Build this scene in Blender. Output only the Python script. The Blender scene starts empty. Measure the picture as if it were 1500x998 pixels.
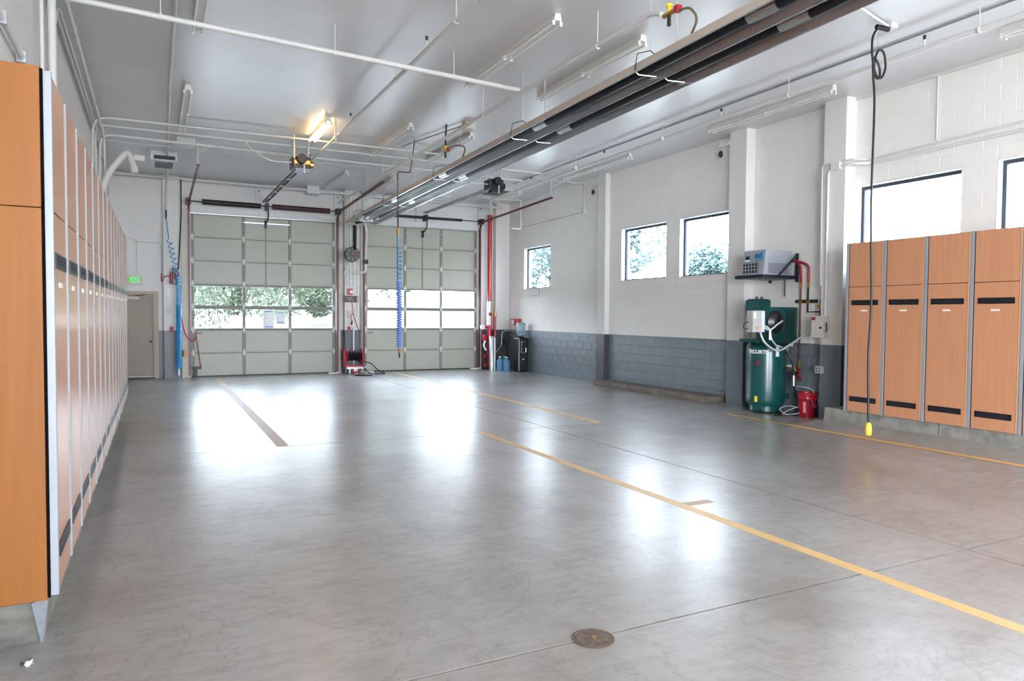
import bpy, bmesh, math, random
from mathutils import Vector, Matrix

# ------------------------------------------------------------------ camera, world, light
C = bpy.context.scene.collection
SC = bpy.context.scene
YAW, PITCH, ROLL, EYE = .467754, .0350861, .0067859, 1.68
cam_d = bpy.data.cameras.new('camera'); cam = bpy.data.objects.new('camera', cam_d); C.objects.link(cam)
f = Vector((math.sin(YAW)*math.cos(PITCH), math.cos(YAW)*math.cos(PITCH), -math.sin(PITCH)))
r = Vector((math.cos(YAW), -math.sin(YAW), 0)); u = r.cross(f)
r2 = r*math.cos(ROLL) + u*math.sin(ROLL); u2 = u*math.cos(ROLL) - r*math.sin(ROLL)
cam.matrix_world = Matrix(((r2.x, u2.x, -f.x, 0), (r2.y, u2.y, -f.y, 0), (r2.z, u2.z, -f.z, EYE), (0, 0, 0, 1)))
cam_d.sensor_width = 36; cam_d.sensor_fit = 'HORIZONTAL'; cam_d.lens = 1039.93/1500*36; cam_d.clip_start = .05; cam_d.clip_end = 500
SC.camera = cam
SC.view_settings.view_transform = 'Standard'; SC.view_settings.look = 'None'
SC.view_settings.exposure = 1.12; SC.view_settings.gamma = 1; SC.view_settings.use_curve_mapping = False
try:
    SC.cycles.use_denoising = True; SC.cycles.use_adaptive_sampling = False; SC.cycles.max_bounces = 10; SC.cycles.diffuse_bounces = 6; SC.cycles.glossy_bounces = 4
    SC.cycles.transparent_max_bounces = 16; SC.cycles.sample_clamp_indirect = 8; SC.cycles.caustics_reflective = False; SC.cycles.caustics_refractive = False
except Exception: pass

W = bpy.data.worlds.new('world'); SC.world = W; W.use_nodes = True
nt = W.node_tree; nt.nodes.clear()
def wn(t, **k):
    n = nt.nodes.new(t)
    for a, b in k.items(): setattr(n, a, b)
    return n
tc = wn('ShaderNodeTexCoord'); sp = wn('ShaderNodeSeparateXYZ'); rp = wn('ShaderNodeValToRGB'); nz = wn('ShaderNodeTexNoise'); mx = wn('ShaderNodeMixRGB', blend_type='MULTIPLY'); bg = wn('ShaderNodeBackground'); ow = wn('ShaderNodeOutputWorld')
nt.links.new(tc.outputs['Generated'], sp.inputs[0]); nt.links.new(sp.outputs['Z'], rp.inputs[0]); nt.links.new(tc.outputs['Generated'], nz.inputs['Vector'])
nz.inputs['Scale'].default_value = 2.2
rp.color_ramp.elements[0].position = 0; rp.color_ramp.elements[0].color = (.8, .9, 1, 1)
rp.color_ramp.elements[1].position = .7; rp.color_ramp.elements[1].color = (.66, .82, 1, 1)
mx.inputs[0].default_value = .15; nt.links.new(rp.outputs[0], mx.inputs[1]); nt.links.new(nz.outputs['Fac'], mx.inputs[2])
nt.links.new(mx.outputs[0], bg.inputs[0]); bg.inputs[1].default_value = 8.2; nt.links.new(bg.outputs[0], ow.inputs[0])

def area(name, loc, look, sx, sy, power, color=(1, 1, 1), portal=False):
    d = bpy.data.lights.new(name, 'AREA'); d.shape = 'RECTANGLE'; d.size = sx; d.size_y = sy; d.energy = power; d.color = color
    o = bpy.data.objects.new(name, d); C.objects.link(o); o.location = loc
    o.rotation_euler = Vector(look).to_track_quat('-Z', 'Z').to_euler()
    if portal: d.cycles.is_portal = True
    return o
# daylight openings: the glazed door sections and the wall windows are sampled as sky portals
area('sky_portal', (2.77, 20.6, 1.83), (0, -1, 0), 3.8, 1.3, 1, portal=True)
area('sky_portal', (7.29, 20.6, 1.83), (0, -1, 0), 3.8, 1.3, 1, portal=True)
for (ya, yb) in ((17.5, 19.2), (12.4, 14.2), (10.5, 12.1), (6.05, 7.8), (3.3, 5.65)):
    area('sky_portal', (10.37, (ya+yb)/2, 3.15), (-1, 0, 0), yb-ya, 1.35, 1, portal=True)
# fill lamps added in unseen open bays behind the camera stand in for daylight
area('bay_fill', (2.77, -11.0, 2.1), (0, 1, .4), 3.7, 4.0, 440, (.88, .93, 1))
area('bay_fill', (7.29, -11.0, 2.1), (0, 1, .4), 3.7, 4.0, 440, (.88, .93, 1))

area('side_fill', (-1.0, -5.5, 2.1), (1, .9, .12), 4.6, 3.9, 610, (.9, .95, 1))  # fill lamp added at an unseen side opening to lift the right wall

# ------------------------------------------------------------------ materials
def lin(c):
    return tuple((x/255/12.92 if x/255 <= .04045 else ((x/255+.055)/1.055)**2.4) for x in c)
MC = {}
def mat(name, rgb, rough=.5, metal=0., var=.06, scale=6., bump=0., bscale=60., spec=.5, coat=0., stretch=None, emit=0., dado=None, alpha=1., trans=0., rvar=0., anis=None):
    if name in MC: return MC[name]
    m = bpy.data.materials.new(name); m.use_nodes = True; t = m.node_tree; N = t.nodes; L = t.links
    b = N['Principled BSDF']; g = N.new('ShaderNodeNewGeometry'); mp = N.new('ShaderNodeMapping'); n = N.new('ShaderNodeTexNoise')
    L.new(g.outputs['Position'], mp.inputs[0]); L.new(mp.outputs[0], n.inputs['Vector'])
    mp.inputs['Scale'].default_value = stretch or (1, 1, 1)
    n.inputs['Scale'].default_value = scale; n.inputs['Detail'].default_value = 5
    cr = N.new('ShaderNodeValToRGB'); c = lin(rgb)
    cr.color_ramp.elements[0].position = .3; cr.color_ramp.elements[1].position = .7
    cr.color_ramp.elements[0].color = tuple(x*(1-var) for x in c)+(1,); cr.color_ramp.elements[1].color = tuple(min(1, x*(1+var)) for x in c)+(1,)
    L.new(n.outputs['Fac'], cr.inputs[0]); out = cr.outputs[0]
    if dado:
        s = N.new('ShaderNodeSeparateXYZ'); L.new(g.outputs['Position'], s.inputs[0])
        lt = N.new('ShaderNodeMath'); lt.operation = 'LESS_THAN'; lt.inputs[1].default_value = dado[0]; L.new(s.outputs['Z'], lt.inputs[0])
        x = N.new('ShaderNodeMixRGB'); L.new(lt.outputs[0], x.inputs[0]); L.new(out, x.inputs[1])
        v = N.new('ShaderNodeMixRGB'); v.blend_type = 'MULTIPLY'; v.inputs[0].default_value = .35; v.inputs[1].default_value = lin(dado[1])+(1,); L.new(n.outputs['Fac'], v.inputs[2]); L.new(v.outputs[0], x.inputs[2]); out = x.outputs[0]
        rm = N.new('ShaderNodeMapRange'); L.new(lt.outputs[0], rm.inputs[0]); rm.inputs[3].default_value = rough; rm.inputs[4].default_value = .38; L.new(rm.outputs[0], b.inputs['Roughness'])
    else:
        b.inputs['Roughness'].default_value = rough
    if rvar:
        rm = N.new('ShaderNodeMapRange'); L.new(n.outputs['Fac'], rm.inputs[0]); rm.inputs[1].default_value = .3; rm.inputs[2].default_value = .7; rm.inputs[3].default_value = max(.02, rough-rvar); rm.inputs[4].default_value = rough+rvar; L.new(rm.outputs[0], b.inputs['Roughness'])
    L.new(out, b.inputs['Base Color'])
    b.inputs['Metallic'].default_value = metal; b.inputs['Specular IOR Level'].default_value = spec; b.inputs['Coat Weight'].default_value = coat; b.inputs['Coat Roughness'].default_value = .15
    if trans: b.inputs['Transmission Weight'].default_value = trans; b.inputs['IOR'].default_value = 1.33
    if emit:
        L.new(out, b.inputs['Emission Color']); b.inputs['Emission Strength'].default_value = emit
    if bump:
        n2 = N.new('ShaderNodeTexNoise'); n2.inputs['Scale'].default_value = bscale; n2.inputs['Detail'].default_value = 6; L.new(mp.outputs[0], n2.inputs['Vector'])
        bp = N.new('ShaderNodeBump'); bp.inputs['Strength'].default_value = bump; bp.inputs['Distance'].default_value = .01; L.new(n2.outputs['Fac'], bp.inputs['Height']); L.new(bp.outputs[0], b.inputs['Normal'])
    MC[name] = m; return m

def glass_mat(name, tint=(1, 1, 1), gloss=.07):
    m = bpy.data.materials.new(name); m.use_nodes = True; t = m.node_tree; t.nodes.clear()
    a = t.nodes.new('ShaderNodeBsdfTransparent'); a.inputs[0].default_value = tint+(1,)
    g = t.nodes.new('ShaderNodeBsdfGlossy'); g.inputs['Roughness'].default_value = .03
    lw = t.nodes.new('ShaderNodeLayerWeight'); lw.inputs[0].default_value = .5
    pw = t.nodes.new('ShaderNodeMath'); pw.operation = 'POWER'; pw.inputs[1].default_value = 5.; t.links.new(lw.outputs['Facing'], pw.inputs[0])
    fr = t.nodes.new('ShaderNodeMath'); fr.operation = 'MULTIPLY_ADD'; fr.inputs[1].default_value = .8; fr.inputs[2].default_value = .004; t.links.new(pw.outputs[0], fr.inputs[0])
    x = t.nodes.new('ShaderNodeMixShader'); o = t.nodes.new('ShaderNodeOutputMaterial')
    t.links.new(fr.outputs[0], x.inputs[0]); t.links.new(a.outputs[0], x.inputs[1]); t.links.new(g.outputs[0], x.inputs[2]); t.links.new(x.outputs[0], o.inputs[0])
    MC[name] = m; return m

def concrete_floor():
    m = bpy.data.materials.new('polished_concrete'); m.use_nodes = True; t = m.node_tree; N = t.nodes; L = t.links; b = N['Principled BSDF']
    g = N.new('ShaderNodeNewGeometry')
    def noise(sc, det=6, st=(1, 1, 1), dist=0., rot=0.):
        mp = N.new('ShaderNodeMapping'); mp.inputs['Scale'].default_value = st; mp.inputs['Rotation'].default_value = (0, 0, rot); L.new(g.outputs['Position'], mp.inputs[0])
        n = N.new('ShaderNodeTexNoise'); n.inputs['Scale'].default_value = sc; n.inputs['Detail'].default_value = det; n.inputs['Distortion'].default_value = dist; n.inputs['Roughness'].default_value = .62; L.new(mp.outputs[0], n.inputs['Vector']); return n.outputs['Fac']
    def ramp(fac, els):
        c = N.new('ShaderNodeValToRGB'); e = c.color_ramp.elements
        e[0].position, e[0].color = els[0][0], els[0][1]+(1,); e[1].position, e[1].color = els[-1][0], els[-1][1]+(1,)
        for p, q in els[1:-1]:
            k = e.new(p); k.color = q+(1,)
        L.new(fac, c.inputs[0]); return c.outputs[0]
    def mixc(f, a, b_, mode='MULTIPLY'):
        x = N.new('ShaderNodeMixRGB'); x.blend_type = mode
        if isinstance(f, float): x.inputs[0].default_value = f
        else: L.new(f, x.inputs[0])
        L.new(a, x.inputs[1]); L.new(b_, x.inputs[2]); return x.outputs[0]
    big = ramp(noise(.35, 5, (1, 1.4, 1), .4), [(.3, lin((144, 136, 129))), (.5, lin((162, 157, 152))), (.72, lin((178, 176, 174)))])
    mid = ramp(noise(1.1, 10, (1, .6, 1), .5, .5), [(.3, (.64, .62, .6)), (.48, (.92, .915, .91)), (.75, (1, 1, 1))])
    fine = ramp(noise(9, 8, (.5, 1.5, 1), .6, -.3), [(.34, (.8, .79, .78)), (.56, (1, 1, 1))])
    crack = ramp(noise(.9, 12, (1, .6, 1), 3.0, .2), [(.485, (1, 1, 1)), (.5, (.8, .78, .76)), (.515, (1, 1, 1))])
    spots = ramp(noise(26, 2), [(.22, (.35, .33, .31)), (.27, (1, 1, 1))])
    col = mixc(1., mixc(.9, mixc(.8, mixc(.8, big, mid), fine), crack), spots)
    L.new(col, b.inputs['Base Color'])
    rr = N.new('ShaderNodeMapRange'); L.new(noise(1.7, 9, (.6, 1.3, 1), .4), rr.inputs[0]); rr.inputs[1].default_value = .3; rr.inputs[2].default_value = .72; rr.inputs[3].default_value = .29; rr.inputs[4].default_value = .38
    L.new(rr.outputs[0], b.inputs['Roughness']); b.inputs['Specular IOR Level'].default_value = .5; b.inputs['IOR'].default_value = 1.5; b.inputs['Coat Weight'].default_value = .7; b.inputs['Coat Weight'].default_value = .7; b.inputs['Coat Roughness'].default_value = .265
    bp = N.new('ShaderNodeBump'); bp.inputs['Strength'].default_value = .14; bp.inputs['Distance'].default_value = .01; L.new(noise(5, 9, (1, .5, 1), .8), bp.inputs['Height']); L.new(bp.outputs[0], b.inputs['Normal'])
    MC['floor'] = m; return m

FLOOR = concrete_floor()
GLASS = glass_mat('window_glass')
CEIL = mat('ceiling_paint', (212, 211, 213), .3, var=.04, scale=1.2, bump=.12, bscale=4, spec=.75)
WALLP = mat('white_wall_paint', (222, 220, 218), .6, var=.02, scale=2, bump=.05, bscale=90, dado=(1.235, (84, 88, 94)))
BLOCKP = mat('painted_block', (234, 231, 227), .55, var=.02, scale=3, bump=.35, bscale=70, dado=(1.235, (122, 132, 140)))
PILP = mat('pilaster_paint', (224, 222, 219), .6, var=.02, scale=2, dado=(1.235, (74, 76, 80)))
WHITEP = mat('white_pipe_paint', (212, 211, 208), .42, var=.02)
STEELW = mat('white_metal', (216, 217, 217), .35, var=.02)
ALU = mat('anodised_aluminium', (150, 154, 160), .45, .1, .03)
DOORP = mat('overhead_door_panel', (176, 176, 164), .45, var=.025, scale=1.5)
DSTILE = mat('door_stile_steel', (134, 134, 127), .55, 0, .04)
GALV = mat('galvanised_steel', (176, 180, 184), .32, .8, .12, 20)
CHROME = mat('bright_steel', (215, 218, 222), .18, 1., .04)
DARKM = mat('dark_steel', (52, 50, 50), .45, .6, .1)
BLACK = mat('black_rubber', (22, 22, 24), .5, var=.1)
BLACKG = mat('black_plastic', (20, 21, 24), .28, var=.08)
OXRED = mat('oxblood_track', (92, 40, 46), .4, .1, .1)
RED = mat('red_enamel', (178, 24, 42), .32, var=.05, coat=.3)
REDR = mat('red_hose', (158, 30, 46), .45)
ORANGE = mat('orange_plastic', (226, 150, 40), .5)
YELLOW = mat('yellow_plastic', (244, 212, 60), .4)
BLUEH = mat('blue_hose', (44, 152, 214), .35, coat=.3)
BLUED = mat('deep_blue_hose', (86, 124, 208), .35, coat=.3)
GREEN = mat('compressor_green', (14, 76, 76), .3, var=.05, coat=.35)
GREEND = mat('dark_green_enamel', (8, 50, 46), .38, var=.08)
DRYG = mat('dryer_grey', (158, 162, 170), .42)
BEIGEM = mat('almond_metal', (200, 194, 182), .5)
TANDOOR = mat('taupe_door_paint', (150, 138, 124), .5, var=.03, scale=1)
TANFRAME = mat('taupe_frame_paint', (176, 162, 144), .5, var=.02)
WINFR = mat('dark_window_frame', (62, 66, 76), .4, .3)
REVEAL = mat('window_reveal_paint', (222, 224, 226), .5)
CURB = mat('rough_concrete', (132, 129, 122), .85, var=.28, scale=7, bump=.9, bscale=30)
CURBD = mat('worn_wood_concrete', (118, 110, 102), .8, var=.25, scale=6, bump=.6)
TAPE = mat('floor_tape', (216, 176, 112), .42, var=.07, scale=3)
TAPEO = mat('bright_floor_tape', (232, 178, 92), .42, var=.07, scale=3)
TAPEB = mat('faded_floor_tape', (186, 156, 128), .45, var=.07, scale=3)
WOODL = mat('laminate_end_panel', (138, 84, 34), .5, var=.09, scale=7, stretch=(4, 4, .22), spec=.3)
WOODD = mat('laminate_door', (194, 136, 100), .36, var=.07, scale=7, stretch=(4, 4, .22), coat=.4)
VENTB = mat('black_vent', (18, 22, 30), .35)
BRASS = mat('brass', (196, 158, 84), .3, .9)
COPPER = mat('copper_pipe', (140, 84, 72), .4, .6)
REFL = mat('heater_reflector', (168, 168, 170), .3, .85, .05)
HEATB = mat('heater_housing', (196, 182, 168), .5, .0, .05)
TUBEB = mat('heater_tube', (24, 25, 30), .35, .3, .15)
PAPER = mat('paper_sheet', (244, 246, 248), .7)
PAPERB = mat('blue_print', (120, 176, 220), .7)
TUBEW = mat('lamp_tube', (232, 232, 228), .3)
LAMPON = mat('lit_tube', (255, 214, 150), .3, var=0, emit=9.)
EXITG = mat('exit_green_glow', (0, 170, 40), .5, var=0, emit=.5)
WATERB = mat('water_bottle_blue', (205, 230, 246), .12, var=.03, trans=.75)
WATERD = mat('bottle_deep_blue', (120, 180, 220), .15, var=.05, trans=.45)
HOUS = mat('fixture_white', (216, 215, 210), .4)
MEADOW = mat('dry_meadow', (96, 92, 74), .95, var=.12, scale=.25)
LEAFA = mat('pale_leaf', (104, 120, 94), .7, var=.3, scale=1.5)
LEAFB = mat('cool_leaf', (108, 130, 126), .7, var=.3, scale=1.5)
LEAFS = mat('shrub_leaf', (72, 84, 60), .75, var=.3, scale=1.5)
BARK = mat('bark', (96, 84, 72), .9)
DRAINM = mat('rusty_iron', (104, 88, 78), .6, .1, .3, 30)
ASPH = mat('asphalt', (150, 148, 144), .9, var=.1)

# ------------------------------------------------------------------ helpers
class MB:
    def __init__(s): s.bm = bmesh.new()
    def box(s, a, b, bev=0.):
        x0, x1 = sorted((a[0], b[0])); y0, y1 = sorted((a[1], b[1])); z0, z1 = sorted((a[2], b[2]))
        v = [s.bm.verts.new(p) for p in ((x0,y0,z0),(x1,y0,z0),(x1,y1,z0),(x0,y1,z0),(x0,y0,z1),(x1,y0,z1),(x1,y1,z1),(x0,y1,z1))]
        fs = [s.bm.faces.new([v[i] for i in q]) for q in ((0,3,2,1),(4,5,6,7),(0,1,5,4),(1,2,6,5),(2,3,7,6),(3,0,4,7))]
        if bev:
            es = list({e for q in fs for e in q.edges}); bmesh.ops.bevel(s.bm, geom=es, offset=bev, segments=2, affect='EDGES', profile=.6)
        return s
    def hexa(s, pts):
        v = [s.bm.verts.new(p) for p in pts]
        for q in ((0,3,2,1),(4,5,6,7),(0,1,5,4),(1,2,6,5),(2,3,7,6),(3,0,4,7)): s.bm.faces.new([v[i] for i in q])
        return s
    def tube(s, pts, rad, n=8, caps=True):
        pts = [Vector(p) for p in pts]; rings = []; rads = rad if isinstance(rad, (list, tuple)) else [rad]*len(pts)
        up = None
        for i, p in enumerate(pts):
            d = (pts[min(i+1, len(pts)-1)]-pts[max(i-1, 0)]).normalized()
            if up is None: up = d.orthogonal().normalized()
            up = (up-d*up.dot(d))
            up = up.normalized() if up.length > 1e-5 else d.orthogonal().normalized()
            w = d.cross(up)
            k = 1.
            if 0 < i < len(pts)-1:
                a = (pts[i]-pts[i-1]).normalized(); b = (pts[i+1]-pts[i]).normalized(); k = 1
            rings.append([s.bm.verts.new(p+(up*math.cos(t)+w*math.sin(t))*rads[i]*k) for t in [2*math.pi*j/n for j in range(n)]])
        for a, b in zip(rings, rings[1:]):
            for j in range(n): s.bm.faces.new((a[j], a[(j+1) % n], b[(j+1) % n], b[j]))
        if caps:
            s.bm.faces.new(rings[0][::-1]); s.bm.faces.new(rings[-1])
        return s
    def lathe(s, c, prof, n=24, axis='Z'):
        rings = []
        for (rr, h) in prof:
            ring = []
            for j in range(n):
                t = 2*math.pi*j/n; p = (math.cos(t)*max(rr, 1e-4), math.sin(t)*max(rr, 1e-4), h)
                if axis == 'Y': p = (p[0], p[2], p[1])
                if axis == 'X': p = (p[2], p[0], p[1])
                ring.append(s.bm.verts.new((c[0]+p[0], c[1]+p[1], c[2]+p[2])))
            rings.append(ring)
        for a, b in zip(rings, rings[1:]):
            for j in range(n): s.bm.faces.new((a[j], a[(j+1) % n], b[(j+1) % n], b[j]))
        s.bm.faces.new(rings[0][::-1]); s.bm.faces.new(rings[-1])
        return s
    def quad(s, *p):
        s.bm.faces.new([s.bm.verts.new(q) for q in p]); return s
    def mesh(s, name, m, smooth=False):
        bmesh.ops.recalc_face_normals(s.bm, faces=s.bm.faces)
        me = bpy.data.meshes.new(name); s.bm.to_mesh(me); s.bm.free(); me.materials.append(m)
        if smooth:
            for q in me.polygons: q.use_smooth = True
            try: me.set_sharp_from_angle(angle=math.radians(38))
            except Exception: pass
        return me
    def build(s, name, m, parent=None, smooth=False, **tags):
        return link(name, s.mesh(name, m, smooth), parent, **tags)

def link(name, me, parent=None, **tags):
    o = bpy.data.objects.new(name, me); C.objects.link(o); place(o, parent)
    for k, v in tags.items(): o[k] = v
    return o
def place(o, parent):
    if parent is not None:
        o.parent = parent
        o.matrix_parent_inverse = Matrix.Identity(4)
        base = parent.location
        pp = parent
        off = Vector((0, 0, 0))
        while pp is not None: off += pp.location; pp = pp.parent
        o.location = -off if o.data is not None and not o.get('_local') else o.location
def T(name, label, cat, loc=(0, 0, 0), group=None, kind=None):
    """an empty at the thing's base; parts are built in world coordinates and parented to it"""
    o = bpy.data.objects.new(name, None); o.empty_display_size = .1; C.objects.link(o); o.location = loc
    o['label'] = label; o['category'] = cat
    if group: o['group'] = group
    if kind: o['kind'] = kind
    return o
def tag(o, label, cat, group=None, kind=None):
    o['label'] = label; o['category'] = cat
    if group: o['group'] = group
    if kind: o['kind'] = kind
    return o
def fillet(pts, rad=.08, n=4):
    pts = [Vector(p) for p in pts]; out = [pts[0]]
    for a, b, c in zip(pts, pts[1:], pts[2:]):
        d1 = (a-b); d2 = (c-b); k = min(rad, d1.length*.45, d2.length*.45); p = b+d1.normalized()*k; q = b+d2.normalized()*k
        for i in range(n+1):
            t = i/n; out.append(p*(1-t)**2+b*2*t*(1-t)+q*t*t)
    out.append(pts[-1]); return out
def curve(pts, n=6):
    """catmull-rom through the points"""
    P = [Vector(p) for p in pts]; P = [P[0]*2-P[1]]+P+[P[-1]*2-P[-2]]; out = []
    for i in range(1, len(P)-2):
        for k in range(n):
            t = k/n; a, b, c, d = P[i-1:i+3]
            out.append(.5*((2*b)+(c-a)*t+(2*a-5*b+4*c-d)*t*t+(3*b-a-3*c+d)*t**3))
    out.append(P[-2]); return out
def helix(p0, p1, rad, pitch, per=10, wob=0.):
    p0, p1 = Vector(p0), Vector(p1); d = p1-p0; L = d.length; d.normalize(); a = d.orthogonal().normalized(); b = d.cross(a)
    n = int(L/pitch*per); return [p0+d*(L*i/n)+(a*math.cos(2*math.pi*i/per)+b*math.sin(2*math.pi*i/per))*rad for i in range(n+1)]
def text_mesh(name, body, size, m, origin, xdir, zdir, parent, depth=.002, wrap=None, bold=False):
    cu = bpy.data.curves.new(name, 'FONT'); cu.body = body; cu.size = size; cu.extrude = depth; cu.align_x = 'CENTER'; cu.align_y = 'CENTER'
    if bold: cu.offset = size*.03
    to = bpy.data.objects.new(name+'_tmp', cu); C.objects.link(to); dg = bpy.context.evaluated_depsgraph_get(); dg.update()
    me = bpy.data.meshes.new_from_object(to.evaluated_get(dg)); bpy.data.objects.remove(to); me.name = name
    X = Vector(xdir).normalized(); Z = Vector(zdir).normalized(); Nn = X.cross(Z)
    for v in me.vertices:
        x, y, z = v.co
        if wrap:
            cx, cy, rr, a0 = wrap; a = a0+x/rr
            v.co = (cx+math.sin(a)*(rr+z), cy-math.cos(a)*(rr+z), origin[2]+y)
        else: v.co = Vector(origin)+X*x+Z*y+Nn*z
    me.materials.clear(); me.materials.append(m); return link(name, me, parent)
ORD = ['first', 'second', 'third', 'fourth', 'fifth', 'sixth', 'seventh', 'eighth', 'ninth', 'tenth', 'eleventh', 'twelfth', 'thirteenth', 'fourteenth', 'fifteenth']

XR, YB, XL, ZC, YF = 10.09, 20.44, -.97, 5.2, -11.0
def rects(a0, a1, z0, z1, holes):
    """rectangle minus holes, as a list of rectangles"""
    out = [(a0, a1, z0, z1)]
    for h in holes:
        nx = []
        for q in out:
            if h[0] >= q[1] or h[1] <= q[0] or h[2] >= q[3] or h[3] <= q[2]: nx.append(q); continue
            if q[0] < h[0]: nx.append((q[0], h[0], q[2], q[3]))
            if h[1] < q[1]: nx.append((h[1], q[1], q[2], q[3]))
            m0, m1 = max(q[0], h[0]), min(q[1], h[1])
            if q[2] < h[2]: nx.append((m0, m1, q[2], h[2]))
            if h[3] < q[3]: nx.append((m0, m1, h[3], q[3]))
        out = nx
    return out

# ------------------------------------------------------------------ floor
fl = MB().box((XL-.3, YF-.3, -.2), (XR+.3, YB+.35, -.03)).build('floor', mat('joint_fill', (70, 66, 62), .9), kind='structure')
tag(fl, 'polished grey concrete floor of the garage', 'floor')
def fz(x, y):
    """the slab falls gently away from the right hand curb toward the drain"""
    t = min(1, max(0, (8.1-y)/.6)); return max(0, x-7.6)*.08*t*t*(3-2*t)
xs = [XL-.3, 5.27, XR+.3]; ys = [YF, -3.1, 3.07, 9.28, 15.4, YB+.35]; g = .008
for i in range(2):
    for j in range(5):
        if i == 0 or j > 2:
            MB().box((xs[i]+g, ys[j]+g, -.03), (xs[i+1]-g, ys[j+1]-g, 0)).build('slab', FLOOR, fl)
        else:
            mb = MB(); gx = [xs[1]+g, 6.4, 7.6, 8.4, 9.2, xs[2]-g]; gy = [ys[j]+g]+[q for q in (7.5, 7.65, 7.8, 7.95, 8.1) if ys[j] < q < ys[j+1]]+[ys[j+1]-g]
            V = [[mb.bm.verts.new((a, b, fz(a, b))) for b in gy] for a in gx]
            for a in range(len(gx)-1):
                for b in range(len(gy)-1): mb.bm.faces.new((V[a][b], V[a+1][b], V[a+1][b+1], V[a][b+1]))
            mb.box((gx[0], gy[0], -.03), (gx[2], gy[-1], -.001)); mb.build('slab', FLOOR, fl)
def strip(name, label, x0, x1, y0, y1, m):
    return tag(MB().box((x0, y0, 0), (x1, y1, .0015)).build(name, m), label, 'floor marking')
strip('floor_stripe', 'tan floor stripe running from under the left overhead door', 1.385, 1.53, 9.3, 19.7, TAPEB)
strip('floor_stripe', 'long yellow stripe crossing the foreground floor beside the drain', 4.13, 4.235, -1, 9.28, TAPE)
strip('floor_stripe', 'thin yellow stripe from under the right overhead door', 6.2, 6.33, 9.35, 20.2, TAPE)
mb = MB(); P = []
for k in range(56):
    y = 1.0+k*.15; e = []
    for q in (5.238, 5.298):
        x = 8.8
        for _ in range(12): x = q*(1.68-fz(x, y))
        e.append(x)
    P.append(tuple(mb.bm.verts.new((x, y, fz(x, y)+.003)) for x in e))
for a, b in zip(P, P[1:]): mb.bm.faces.new((a[0], a[1], b[1], b[0]))
tag(mb.build('floor_stripe', TAPEO), 'yellow stripe on the floor alongside the right lockers', 'floor marking')
strip('floor_tick', 'short crosswise tick left of the left bay stripe', 1.08, 1.4, 12.3, 12.36, TAPEB)
strip('floor_tick', 'short tan crosswise tick touching the foreground stripe', 4.235, 4.53, 4.86, 4.97, TAPEB)
# drain
dr = T('floor_drain', 'round rusty iron drain grate set in the foreground floor', 'drain', (2.03, 3.055, 0))
MB().lathe((2.03, 3.055, 0), [(.108, .0), (.112, .004), (.1, .006), (.095, .002)], 32).build('rim', DRAINM, dr, True)
MB().lathe((2.03, 3.055, .0006), [(.094, 0), (.094, .0006)], 32).build('well_shade', mat('gasket_shade_black', (8, 6, 8), .9, spec=.1), dr)  # flat black disc paints the dark of the hole under the grate
mb = MB()
for k in range(-6, 7):
    w = math.sqrt(max(.0001, .094**2-(k*.0145)**2)); mb.box((2.03-w, 3.055+k*.0145-.0045, .001), (2.03+w, 3.055+k*.0145+.003, .006))
mb.box((2.02, 2.965, .001), (2.04, 3.145, .0055)); mb.build('grate', DRAINM, dr)
MB().lathe((2.03, 3.055, .004), [(.014, 0), (.014, .006), (.006, .008)], 12).build('bolt_head', BRASS, dr, True)
MB().lathe((-.555, 4.02, 0), [(.03, 0), (.03, .008), (.022, .02), (.0, .024)], 20).build('floor_bolt', CHROME, None, True, label='shiny domed steel cap in the floor by the near curb end', category='floor cap')

# ------------------------------------------------------------------ ceiling
tag(MB().box((XL-.3, YF-.3, ZC), (XR+.3, YB+.35, ZC+.2)).build('ceiling', CEIL, kind='structure'), 'smooth glossy white painted ceiling', 'ceiling')

# ------------------------------------------------------------------ walls
mb = MB()
for a0, a1, z0, z1 in rects(YF, YB, 0, ZC, [(-8, -3, 0, 4.2)]): mb.box((XL-.3, a0, z0), (XL, a1, z1))  # unseen opening in this wall is added for the side fill lamp
tag(mb.build('wall_left', WALLP, kind='structure'), 'white wall behind the long row of lockers', 'wall')
mb = MB()
for a0, a1, z0, z1 in rects(XL, XR, 0, ZC, [(.92, 4.62, 0, 4.3), (5.44, 9.14, 0, 4.3)]): mb.box((a0, YF-.3, z0), (a1, YF, z1))  # bay openings added here for the two fill lamps
tag(mb.build('wall_front', WALLP, kind='structure'), 'unseen wall behind the camera with open bays added for fill light', 'wall')
wb = T('wall_back', 'white far wall with a dark grey dado around two overhead doors', 'wall', (0, YB, 0), kind='structure')
mb = MB()
for a0, a1, z0, z1 in rects(XL-.3, XR+.3, 0, ZC, [(.89, 4.65, 0, 4.3), (5.5, 9.08, 0, 4.3), (-.95, .06, 0, 2.17)]): mb.box((a0, YB, z0), (a1, YB+.3, z1))
mb.build('wall_panel', WALLP, wb)
for (x0, x1, y0) in ((.24, .6, 20.2), (4.87, 5.28, 20.2), (9.62, XR, 20.2)):
    MB().box((x0, y0, 0), (x1, YB, ZC)).build('pilaster', PILP if x0 > 9 else WALLP, wb)
for (x0, x1, z0) in ((.66, .86, 0), (4.67, 4.78, 0), (5.36, 5.47, 0), (9.12, 9.2, 0)):
    MB().box((x0, 20.36, z0), (x1, YB, 4.4)).build('jamb', BEIGEM, wb)
for (x0, x1) in ((.9, 4.64), (5.52, 9.06)):
    MB().box((x0, 20.38, 4.33), (x1, YB, 4.47)).build('lintel_plate', STEELW, wb)
    MB().box((x0-.02, 20.36, 4.29), (x1+.02, 20.385, 4.31)).build('header_seal', GALV, wb)
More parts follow.
